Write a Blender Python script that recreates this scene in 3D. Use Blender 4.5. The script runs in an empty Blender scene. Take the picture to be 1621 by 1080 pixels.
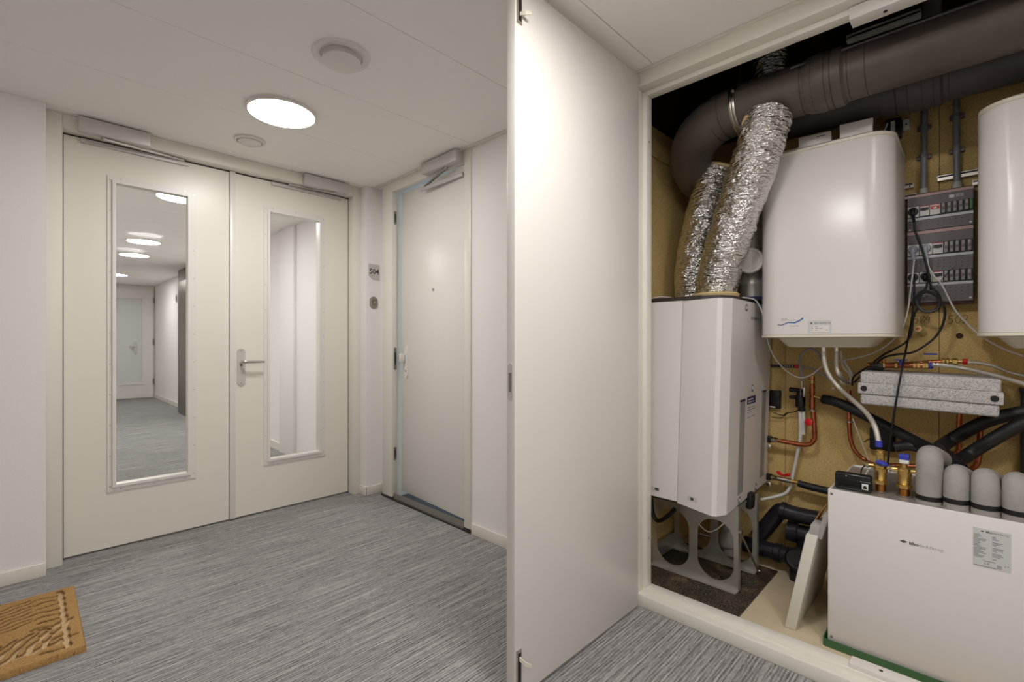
import bpy, bmesh, math, random
import numpy as np
from mathutils import Vector, Matrix
from mathutils.geometry import tessellate_polygon

random.seed(7)
sc = bpy.context.scene
COL = sc.collection

# ---------------------------------------------------------------- camera
cam_d = bpy.data.cameras.new('camera'); cam = bpy.data.objects.new('camera', cam_d); COL.objects.link(cam)
cam_d.sensor_width = 36.0; cam_d.lens = 751.275 / 1621 * 36.0; cam_d.shift_y = 3.77 / 1621
cam_d.clip_start = 0.02; cam_d.clip_end = 60
YAW, PIT, ROL = 0.77303, -0.00099, 0.00086
_F = Vector((math.cos(YAW) * math.cos(PIT), math.sin(YAW) * math.cos(PIT), math.sin(PIT)))
_R = Vector((math.sin(YAW), -math.cos(YAW), 0)); _U = _R.cross(_F)
_R2 = _R * math.cos(ROL) + _U * math.sin(ROL); _U2 = _U * math.cos(ROL) - _R * math.sin(ROL)
cam.matrix_world = Matrix(((_R2.x, _U2.x, -_F.x, 0), (_R2.y, _U2.y, -_F.y, 0), (_R2.z, _U2.z, -_F.z, 1.18634), (0, 0, 0, 1)))
sc.camera = cam

# ---------------------------------------------------------------- world, exposure
w = bpy.data.worlds.new('world'); sc.world = w; w.use_nodes = True
w.node_tree.nodes['Background'].inputs[0].default_value = (0.52, 0.74, 1.0, 1)
w.node_tree.nodes['Background'].inputs[1].default_value = 0.6
sc.view_settings.view_transform = 'Standard'; sc.view_settings.look = 'None'
sc.view_settings.gamma = 1.0; sc.view_settings.use_curve_mapping = False
sc.view_settings.exposure = 0.66
LAMP = 40.0          # radiance of the round ceiling panels
sc.cycles.max_bounces = 7; sc.cycles.diffuse_bounces = 5; sc.cycles.glossy_bounces = 4
sc.cycles.transparent_max_bounces = 12; sc.cycles.use_denoising = True
sc.cycles.sample_clamp_indirect = 4.0; sc.cycles.blur_glossy = 0.5
sc.cycles.use_adaptive_sampling = True; sc.cycles.adaptive_threshold = 0.03; sc.cycles.adaptive_min_samples = 16

# ---------------------------------------------------------------- materials
def lin(c):
    return tuple((v / 255 / 12.92 if v / 255 <= 0.04045 else ((v / 255 + 0.055) / 1.055) ** 2.4) for v in c)
MATS = {}
def M(name, col, rough=0.5, metal=0.0, var=None, bump=None, spec=0.5, coat=0.0, emit=None, stretch=None):
    """col sRGB 0-255; var=(scale, col2, contrast) noise colour; bump=(scale, strength)"""
    m = bpy.data.materials.new(name); m.use_nodes = True; nt = m.node_tree; b = nt.nodes['Principled BSDF']
    b.inputs['Base Color'].default_value = lin(col) + (1,)
    b.inputs['Roughness'].default_value = rough; b.inputs['Metallic'].default_value = metal
    b.inputs['Specular IOR Level'].default_value = spec; b.inputs['Coat Weight'].default_value = coat
    if emit:
        b.inputs['Emission Color'].default_value = lin(emit[0]) + (1,); b.inputs['Emission Strength'].default_value = emit[1]
    vec = None
    if var or bump:
        tc = nt.nodes.new('ShaderNodeTexCoord'); mp = nt.nodes.new('ShaderNodeMapping')
        nt.links.new(tc.outputs['Object'], mp.inputs['Vector'])
        if stretch: mp.inputs['Scale'].default_value = stretch
        vec = mp.outputs['Vector']
    if var:
        n = nt.nodes.new('ShaderNodeTexNoise'); n.inputs['Scale'].default_value = var[0]; n.inputs['Detail'].default_value = 4
        nt.links.new(vec, n.inputs['Vector'])
        r = nt.nodes.new('ShaderNodeValToRGB'); k = var[2] if len(var) > 2 else 0.15
        r.color_ramp.elements[0].position = 0.5 - k; r.color_ramp.elements[1].position = 0.5 + k
        r.color_ramp.elements[0].color = lin(col) + (1,); r.color_ramp.elements[1].color = lin(var[1]) + (1,)
        nt.links.new(n.outputs['Fac'], r.inputs['Fac']); nt.links.new(r.outputs['Color'], b.inputs['Base Color'])
    if bump:
        n2 = nt.nodes.new('ShaderNodeTexNoise'); n2.inputs['Scale'].default_value = bump[0]; n2.inputs['Detail'].default_value = 3
        nt.links.new(vec, n2.inputs['Vector'])
        bp = nt.nodes.new('ShaderNodeBump'); bp.inputs['Strength'].default_value = bump[1]; bp.inputs['Distance'].default_value = 0.002
        nt.links.new(n2.outputs['Fac'], bp.inputs['Height']); nt.links.new(bp.outputs['Normal'], b.inputs['Normal'])
    MATS[name] = m
    return m

M('wall', (242, 238, 236), 0.75, bump=(260, 0.25))
M('ceiling', (249, 246, 241), 0.65, bump=(420, 0.08))
M('ceiling_gap', (150, 145, 138), 0.8)
M('door', (234, 230, 218), 0.32, bump=(500, 0.03))
M('door_cool', (231, 226, 220), 0.32, bump=(500, 0.03))
M('frame', (232, 228, 218), 0.35)
M('trim', (230, 224, 214), 0.4)
M('alu', (204, 199, 196), 0.42, 0.2)
M('alu_dark', (150, 146, 142), 0.35, 0.8)
M('steel', (190, 184, 176), 0.3, 1.0)
M('galv', (206, 203, 196), 0.36, 0.7, var=(9, (178, 175, 168), 0.3))
M('chrome', (214, 208, 200), 0.16, 1.0)
M('black', (22, 21, 22), 0.45)
M('black_gloss', (16, 16, 17), 0.22)
M('stone', (34, 31, 30), 0.3, var=(60, (60, 55, 50), 0.2))
M('white', (228, 222, 217), 0.35)
M('white_unit', (226, 221, 219), 0.38, bump=(700, 0.04))
M('enamel', (228, 223, 220), 0.27, coat=0.0)
M('cream', (224, 217, 200), 0.4)
M('white_plastic', (230, 227, 222), 0.35)
M('grey_strip', (150, 151, 153), 0.4)
M('dark_top', (52, 47, 44), 0.5)
M('duct', (80, 71, 66), 0.45, var=(6, (98, 88, 82), 0.25), bump=(60, 0.15))
M('duct_seam', (52, 46, 43), 0.5)
M('duct_far', (72, 66, 63), 0.5, var=(6, (84, 77, 74), 0.25))
M('wool', (214, 190, 138), 0.9, bump=(120, 0.8))
M('conduit', (128, 130, 134), 0.4)
M('conduit_socket', (190, 190, 184), 0.5)
M('copper', (204, 124, 88), 0.3, 0.95, var=(25, (166, 92, 64), 0.3))
M('brass', (222, 192, 122), 0.3, 0.9, var=(30, (190, 154, 86), 0.3))
M('bronze', (176, 118, 60), 0.35, 1.0)
M('braid', (204, 198, 188), 0.38, 0.6, bump=(900, 0.5))
M('insul_black', (27, 26, 29), 0.5, bump=(90, 0.2))
M('insul_grey', (162, 158, 154), 0.72, var=(40, (150, 146, 142), 0.3), bump=(150, 0.15))
M('pvc_black', (25, 23, 27), 0.3, var=(14, (46, 43, 52), 0.25))
M('pvc_white', (218, 216, 210), 0.4)
M('pvc_grey', (170, 164, 158), 0.35)
M('cable_grey', (206, 202, 198), 0.45)
M('cable_white', (222, 217, 212), 0.45)
M('plug_grey', (168, 172, 182), 0.4)
M('red', (206, 26, 28), 0.4)
M('blue', (52, 60, 170), 0.4)
M('navy', (44, 50, 92), 0.5)
M('fuse_grey', (112, 106, 108), 0.5)
M('fuse_stripe', (196, 162, 160), 0.5)
M('fuse_side', (84, 52, 52), 0.5)
M('fuse_label', (214, 214, 220), 0.5)
M('breaker', (158, 153, 153), 0.4)
M('green', (62, 104, 66), 0.35)
M('green_dark', (70, 130, 84), 0.5)
M('label_silver', (206, 206, 205), 0.45, 0.05)
M('print_dark', (62, 60, 64), 0.6)
M('print_grey', (126, 124, 126), 0.6)
M('label_blue', (60, 118, 178), 0.5)
M('card', (178, 128, 74), 0.8)
M('card_white', (222, 217, 206), 0.6)
M('card_grey', (172, 168, 164), 0.7)
M('floor_board', (226, 208, 176), 0.6, var=(7, (204, 188, 160), 0.25))
M('wood_dark', (60, 44, 32), 0.8)
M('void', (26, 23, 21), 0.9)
M('stub', (206, 190, 132), 0.5)
M('metal_panel', (120, 112, 104), 0.35, 0.8)
M('far_glass', (214, 216, 212), 0.3)
M('pencil', (58, 48, 36), 0.9)
M('pink_print', (190, 90, 96), 0.6)

def emissive(name, strength):
    m = bpy.data.materials.new(name); m.use_nodes = True; nt = m.node_tree
    nt.nodes.remove(nt.nodes['Principled BSDF']); e = nt.nodes.new('ShaderNodeEmission')
    e.inputs[0].default_value = (1.0, 0.982, 0.952, 1); e.inputs[1].default_value = strength
    nt.links.new(e.outputs[0], nt.nodes['Material Output'].inputs[0]); MATS[name] = m
emissive('lamp', LAMP)

def glass_mat():
    m = bpy.data.materials.new('glass'); m.use_nodes = True; nt = m.node_tree
    nt.nodes.remove(nt.nodes['Principled BSDF'])
    t = nt.nodes.new('ShaderNodeBsdfTransparent'); t.inputs[0].default_value = (0.975, 0.985, 0.98, 1)
    g = nt.nodes.new('ShaderNodeBsdfGlossy'); g.inputs['Roughness'].default_value = 0.03
    fr = nt.nodes.new('ShaderNodeFresnel'); fr.inputs[0].default_value = 1.14
    mx = nt.nodes.new('ShaderNodeMixShader')
    nt.links.new(fr.outputs[0], mx.inputs[0]); nt.links.new(t.outputs[0], mx.inputs[1]); nt.links.new(g.outputs[0], mx.inputs[2])
    nt.links.new(mx.outputs[0], nt.nodes['Material Output'].inputs[0]); MATS['glass'] = m
glass_mat()

def ramp(nt, fac, stops):
    r = nt.nodes.new('ShaderNodeValToRGB'); els = r.color_ramp.elements
    while len(els) < len(stops): els.new(0.5)
    for e, (p, c) in zip(els, stops): e.position = p; e.color = lin(c) + (1,)
    nt.links.new(fac, r.inputs['Fac']); return r.outputs['Color']
def noise(nt, vec, scale, detail=3, rough=0.5):
    n = nt.nodes.new('ShaderNodeTexNoise'); n.inputs['Scale'].default_value = scale
    n.inputs['Detail'].default_value = detail; n.inputs['Roughness'].default_value = rough
    nt.links.new(vec, n.inputs['Vector']); return n.outputs['Fac']
def mapping(nt, scale):
    tc = nt.nodes.new('ShaderNodeTexCoord'); mp = nt.nodes.new('ShaderNodeMapping')
    nt.links.new(tc.outputs['Object'], mp.inputs['Vector']); mp.inputs['Scale'].default_value = scale
    return mp.outputs['Vector']
def mixf(nt, a, b, f, mode='MIX'):
    n = nt.nodes.new('ShaderNodeMix'); n.data_type = 'RGBA'; n.blend_type = mode; n.inputs[0].default_value = f
    nt.links.new(a, n.inputs[6]); nt.links.new(b, n.inputs[7]); return n.outputs[2]
def bumpn(nt, h, strength, dist, bsdf):
    bp = nt.nodes.new('ShaderNodeBump'); bp.inputs['Strength'].default_value = strength; bp.inputs['Distance'].default_value = dist
    nt.links.new(h, bp.inputs['Height']); nt.links.new(bp.outputs['Normal'], bsdf.inputs['Normal'])

def carpet():
    m = M('carpet', (140, 138, 137), 0.95, spec=0.1); nt = m.node_tree; b = nt.nodes['Principled BSDF']
    wv = nt.nodes.new('ShaderNodeTexWave'); wv.bands_direction = 'Y'; wv.inputs['Scale'].default_value = 26
    wv.inputs['Distortion'].default_value = 2.2; wv.inputs['Detail'].default_value = 3; wv.inputs['Detail Scale'].default_value = 1.6
    nt.links.new(mapping(nt, (0.25, 1, 1)), wv.inputs['Vector'])
    rows = noise(nt, mapping(nt, (2.6, 125, 1)), 1.0, 2, 0.6)
    cw = ramp(nt, wv.outputs['Fac'], [(0.12, (38, 36, 36)), (0.5, (132, 130, 129)), (0.9, (202, 200, 198))])
    rows2 = noise(nt, mapping(nt, (22, 150, 1)), 1.0, 2, 0.7)
    flecks = noise(nt, mapping(nt, (60, 260, 1)), 1.0, 2, 0.7)
    wide = noise(nt, mapping(nt, (0.8, 9, 1)), 1.0, 2, 0.5)
    c1 = ramp(nt, rows, [(0.38, (40, 38, 38)), (0.5, (138, 136, 134)), (0.62, (218, 216, 214))])
    c2 = ramp(nt, rows2, [(0.38, (66, 64, 64)), (0.62, (204, 202, 200))])
    c3 = ramp(nt, flecks, [(0.36, (72, 70, 70)), (0.66, (188, 186, 186))])
    c4 = ramp(nt, wide, [(0.3, (110, 109, 110)), (0.7, (146, 144, 143))])
    c = mixf(nt, mixf(nt, mixf(nt, mixf(nt, c1, cw, 0.45), c2, 0.30), c3, 0.26), c4, 0.12)
    nt.links.new(c, b.inputs['Base Color'])
    bumpn(nt, rows, 0.5, 0.003, b)
carpet()
def chipboard():
    m = M('chipboard', (170, 142, 92), 0.8, spec=0.2); nt = m.node_tree; b = nt.nodes['Principled BSDF']
    v = mapping(nt, (1, 1, 1))
    vo = nt.nodes.new('ShaderNodeTexVoronoi'); vo.inputs['Scale'].default_value = 190; nt.links.new(v, vo.inputs['Vector'])
    c1 = ramp(nt, vo.outputs['Distance'], [(0.1, (232, 206, 146)), (0.5, (212, 182, 120)), (0.9, (172, 138, 80))])
    c2 = ramp(nt, noise(nt, v, 120, 4, 0.7), [(0.35, (162, 130, 76)), (0.55, (218, 190, 130)), (0.75, (244, 224, 174))])
    c3 = ramp(nt, noise(nt, v, 3.0, 3), [(0.3, (194, 162, 102)), (0.7, (226, 198, 138))])
    c = mixf(nt, mixf(nt, c1, c2, 0.5), c3, 0.35)
    nt.links.new(c, b.inputs['Base Color'])
chipboard()
def epp():
    m = M('epp', (172, 168, 168), 0.8, spec=0.2); nt = m.node_tree; b = nt.nodes['Principled BSDF']
    v = mapping(nt, (1, 1, 1))
    vo = nt.nodes.new('ShaderNodeTexVoronoi'); vo.inputs['Scale'].default_value = 300; nt.links.new(v, vo.inputs['Vector'])
    sep = nt.nodes.new('ShaderNodeSeparateColor'); nt.links.new(vo.outputs['Color'], sep.inputs[0])
    c = ramp(nt, sep.outputs[0], [(0.0, (150, 147, 147)), (0.35, (186, 182, 182)), (1.0, (208, 205, 204))])
    nt.links.new(c, b.inputs['Base Color']); bumpn(nt, vo.outputs['Distance'], 0.2, 0.001, b)
epp()
def foil():
    m = M('foil', (236, 234, 232), 0.13, 1.0); nt = m.node_tree; b = nt.nodes['Principled BSDF']
    v = mapping(nt, (1, 1, 2.2))
    h = noise(nt, mapping(nt, (1, 1, 3.6)), 26, 3, 0.55); h2 = noise(nt, mapping(nt, (1, 1.3, 2.2)), 11, 3, 0.55)
    mx = mixf(nt, h, h2, 0.5); bumpn(nt, mx, 1.0, 0.045, b)
foil()
def rubber_mat():
    m = M('rubber', (28, 25, 24), 0.45); nt = m.node_tree; b = nt.nodes['Principled BSDF']
    v = mapping(nt, (1, 1, 1))
    c1 = ramp(nt, noise(nt, v, 9, 4, 0.6), [(0.42, (28, 24, 23)), (0.56, (74, 54, 34)), (0.70, (150, 124, 84))])
    c2 = ramp(nt, noise(nt, v, 140, 3, 0.7), [(0.48, (14, 13, 13)), (0.60, (150, 138, 122))])
    nt.links.new(mixf(nt, c1, c2, 0.45), b.inputs['Base Color']); bumpn(nt, noise(nt, v, 110, 3), 0.8, 0.006, b)
rubber_mat()
def coir():
    m = M('coir', (186, 140, 76), 0.95, spec=0.1); nt = m.node_tree; b = nt.nodes['Principled BSDF']
    v = mapping(nt, (1, 1, 1))
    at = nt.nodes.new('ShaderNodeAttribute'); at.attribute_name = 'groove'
    pile = ramp(nt, noise(nt, v, 380, 3, 0.7), [(0.3, (150, 110, 62)), (0.55, (192, 152, 98)), (0.75, (218, 184, 132))])
    back = ramp(nt, noise(nt, v, 300, 3, 0.7), [(0.3, (198, 164, 118)), (0.7, (234, 208, 168))])
    shade_mask = nt.nodes.new('ShaderNodeValToRGB'); we = shade_mask.color_ramp.elements; we.new(0.5)
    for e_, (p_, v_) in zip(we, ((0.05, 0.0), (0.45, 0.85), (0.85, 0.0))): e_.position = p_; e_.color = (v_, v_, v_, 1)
    nt.links.new(at.outputs['Fac'], shade_mask.inputs['Fac'])
    groove_shade = nt.nodes.new('ShaderNodeRGB'); groove_shade.outputs[0].default_value = lin((104, 70, 32)) + (1,)  # shade on the groove walls, painted into the colour as dark brown
    mx = nt.nodes.new('ShaderNodeMix'); mx.data_type = 'RGBA'
    nt.links.new(at.outputs['Fac'], mx.inputs[0]); nt.links.new(pile, mx.inputs[6]); nt.links.new(back, mx.inputs[7])
    m2 = nt.nodes.new('ShaderNodeMix'); m2.data_type = 'RGBA'; nt.links.new(shade_mask.outputs['Color'], m2.inputs[0])
    nt.links.new(mx.outputs[2], m2.inputs[6]); nt.links.new(groove_shade.outputs[0], m2.inputs[7])
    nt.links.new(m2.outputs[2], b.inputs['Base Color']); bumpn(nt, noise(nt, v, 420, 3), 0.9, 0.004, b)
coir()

# ---------------------------------------------------------------- mesh building
WLOC = {}
class MB:
    def __init__(s): s.v = []; s.f = []
    def add(s, vs, fs):
        o = len(s.v); s.v += [tuple(p) for p in vs]; s.f += [tuple(i + o for i in f) for f in fs]; return s
    def addbm(s, bm):
        bm.verts.ensure_lookup_table(); bm.verts.index_update()
        s.add([v.co[:] for v in bm.verts], [[v.index for v in f.verts] for f in bm.faces]); bm.free(); return s
    def box(s, x0, x1, y0, y1, z0, z1, bev=0.0, seg=2, rot=None, piv=None):
        bm = bmesh.new(); bmesh.ops.create_cube(bm, size=1)
        for v in bm.verts:
            v.co = Vector((x0 + (v.co.x + .5) * (x1 - x0), y0 + (v.co.y + .5) * (y1 - y0), z0 + (v.co.z + .5) * (z1 - z0)))
        if bev > 0: bmesh.ops.bevel(bm, geom=bm.edges[:], offset=bev, segments=seg, affect='EDGES', profile=0.5)
        if rot: bmesh.ops.rotate(bm, verts=bm.verts[:], cent=Vector(piv or ((x0+x1)/2, (y0+y1)/2, (z0+z1)/2)), matrix=rot)
        return s.addbm(bm)
    def prism(s, poly, axis, a0, a1, holes=()):
        """poly 2D loop extruded along axis from a0 to a1. axis 'x': poly=(y,z); 'y': (x,z); 'z': (x,y)"""
        def P3(p, a): return {'x': (a, p[0], p[1]), 'y': (p[0], a, p[1]), 'z': (p[0], p[1], a)}[axis]
        loops = [list(poly)] + [list(h) for h in holes]
        tris = tessellate_polygon([[Vector((p[0], p[1], 0)) for p in L] for L in loops])
        flat = [p for L in loops for p in L]; n = len(flat)
        vs = [P3(p, a0) for p in flat] + [P3(p, a1) for p in flat]
        fs = [tuple(t) for t in tris] + [tuple(i + n for i in reversed(t)) for t in tris]
        o = 0
        for L in loops:
            k = len(L)
            for i in range(k): j = (i + 1) % k; fs.append((o + i, o + j, o + j + n, o + i + n))
            o += k
        return s.add(vs, fs)
    def loft(s, rings, caps=True):
        n = len(rings[0]); vs = [p for r in rings for p in r]; fs = []
        for k in range(len(rings) - 1):
            for i in range(n):
                j = (i + 1) % n; fs.append((k*n+i, k*n+j, (k+1)*n+j, (k+1)*n+i))
        if caps: fs.append(tuple(reversed(range(n)))); fs.append(tuple((len(rings)-1)*n + i for i in range(n)))
        return s.add(vs, fs)
    def lathe(s, prof, org, axis=(0, 0, 1), seg=24):
        ax = Vector(axis).normalized(); a = Vector((1, 0, 0)) if abs(ax.x) < .9 else Vector((0, 1, 0))
        u = ax.cross(a).normalized(); v = ax.cross(u); org = Vector(org)
        rings = [[tuple(org + ax * h + (u * math.cos(2*math.pi*i/seg) + v * math.sin(2*math.pi*i/seg)) * max(r, 1e-5)) for i in range(seg)] for r, h in prof]
        return s.loft(rings)
    def cyl(s, p0, p1, r, seg=16, bev=0.0, r1=None):
        p0 = Vector(p0); p1 = Vector(p1); L = (p1 - p0).length; r1 = r if r1 is None else r1
        pr = [(r, 0), (r1, L)] if bev <= 0 else [(r-bev, 0), (r, bev), (r1, L-bev), (r1-bev, L)]
        return s.lathe(pr, p0, p1 - p0, seg)
    def tube(s, path, r, seg=10, smooth=True, res=5, wob=None):
        pts = [Vector(p) for p in path]
        rr = list(r) if isinstance(r, (list, tuple)) else [r] * len(pts)
        if smooth and len(pts) > 2:
            q, q2 = [], []
            for i in range(len(pts) - 1):
                p0 = pts[max(i-1, 0)]; p1 = pts[i]; p2 = pts[i+1]; p3 = pts[min(i+2, len(pts)-1)]
                for k in range(res):
                    t = k / res
                    q.append(0.5 * ((2*p1) + (p2-p0)*t + (2*p0-5*p1+4*p2-p3)*t*t + (3*p1-p0-3*p2+p3)*t**3))
                    q2.append(rr[i] * (1-t) + rr[i+1] * t)
            q.append(pts[-1]); q2.append(rr[-1]); pts, rr = q, q2
        tan = [(pts[min(i+1, len(pts)-1)] - pts[max(i-1, 0)]).normalized() for i in range(len(pts))]
        a = Vector((0, 0, 1)) if abs(tan[0].z) < .9 else Vector((1, 0, 0))
        u = tan[0].cross(a).normalized(); rings = []
        for i, p in enumerate(pts):
            u = (u - tan[i] * u.dot(tan[i])).normalized(); v = tan[i].cross(u)
            ring = []
            for k in range(seg):
                an = 2*math.pi*k/seg; ra = rr[i] * (wob(i / (len(pts)-1), k / seg) if wob else 1)
                ring.append(tuple(p + (u*math.cos(an) + v*math.sin(an)) * ra))
            rings.append(ring)
        return s.loft(rings)
    def text(s, body, size, org, xd, ud, ext=0.0004, align='LEFT', shear=0, spacing=1.0, bold=0.0):
        c = bpy.data.curves.new('t', 'FONT'); c.body = body; c.size = size; c.align_x = align; c.extrude = 0; c.shear = shear
        c.space_character = spacing; c.resolution_u = 2; c.offset = bold
        o = bpy.data.objects.new('t', c); COL.objects.link(o)
        dg = bpy.context.evaluated_depsgraph_get(); me = bpy.data.meshes.new_from_object(o.evaluated_get(dg))
        xd = Vector(xd).normalized(); ud = Vector(ud).normalized(); n = xd.cross(ud); org = Vector(org) + n * ext
        s.add([tuple(org + xd * v.co.x + ud * v.co.y) for v in me.vertices], [tuple(p.vertices) for p in me.polygons])
        bpy.data.objects.remove(o); bpy.data.curves.remove(c); bpy.data.meshes.remove(me); return s
    def xform(s, fn): s.v = [tuple(fn(Vector(p))) for p in s.v]; return s
    def build(s, name, mat, parent=None, smooth=True, angle=32, label=None):
        me = bpy.data.meshes.new(name)
        if parent is None:
            xs = [p[0] for p in s.v]; ys = [p[1] for p in s.v]; zs = [p[2] for p in s.v]
            base = Vector(((min(xs)+max(xs))/2, (min(ys)+max(ys))/2, min(zs)))
        else: base = WLOC[parent.name]
        me.from_pydata([(p[0]-base.x, p[1]-base.y, p[2]-base.z) for p in s.v], [], s.f); me.validate()
        bm = bmesh.new(); bm.from_mesh(me); bmesh.ops.recalc_face_normals(bm, faces=bm.faces[:]); bm.to_mesh(me); bm.free()
        if smooth: me.shade_smooth(); me.set_sharp_from_angle(angle=math.radians(angle))
        me.materials.append(MATS[mat])
        o = bpy.data.objects.new(name, me); COL.objects.link(o)
        if parent is None: o.location = base
        else: o.parent = parent
        WLOC[o.name] = base
        if label: o['label'] = label
        return o
def empty(name, loc):
    o = bpy.data.objects.new(name, None); COL.objects.link(o); o.location = loc; o.empty_display_size = 0.05
    WLOC[o.name] = Vector(loc); return o
def tag(o, label, cat, group=None, kind=None):
    o['label'] = label; o['category'] = cat
    if group: o['group'] = group
    if kind: o['kind'] = kind
    return o
def struct(o, label=None, cat=None):
    o['kind'] = 'structure'
    if label: o['label'] = label
    if cat: o['category'] = cat
    return o
def B(*a, **k): return MB().box(*a, **k)
def thing(name, loc, label, cat, group=None): return tag(empty(name, loc), label, cat, group)
def rrect(x0, x1, z0, z1, r, n=6):
    out = []
    for cx, cz, a0 in ((x1-r, z1-r, 0), (x0+r, z1-r, 90), (x0+r, z0+r, 180), (x1-r, z0+r, 270)):
        for k in range(n + 1):
            a = math.radians(a0 + 90*k/n); out.append((cx + r*math.cos(a), cz + r*math.sin(a)))
    return out
def rect(x0, x1, z0, z1): return [(x0, z0), (x1, z0), (x1, z1), (x0, z1)]

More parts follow.
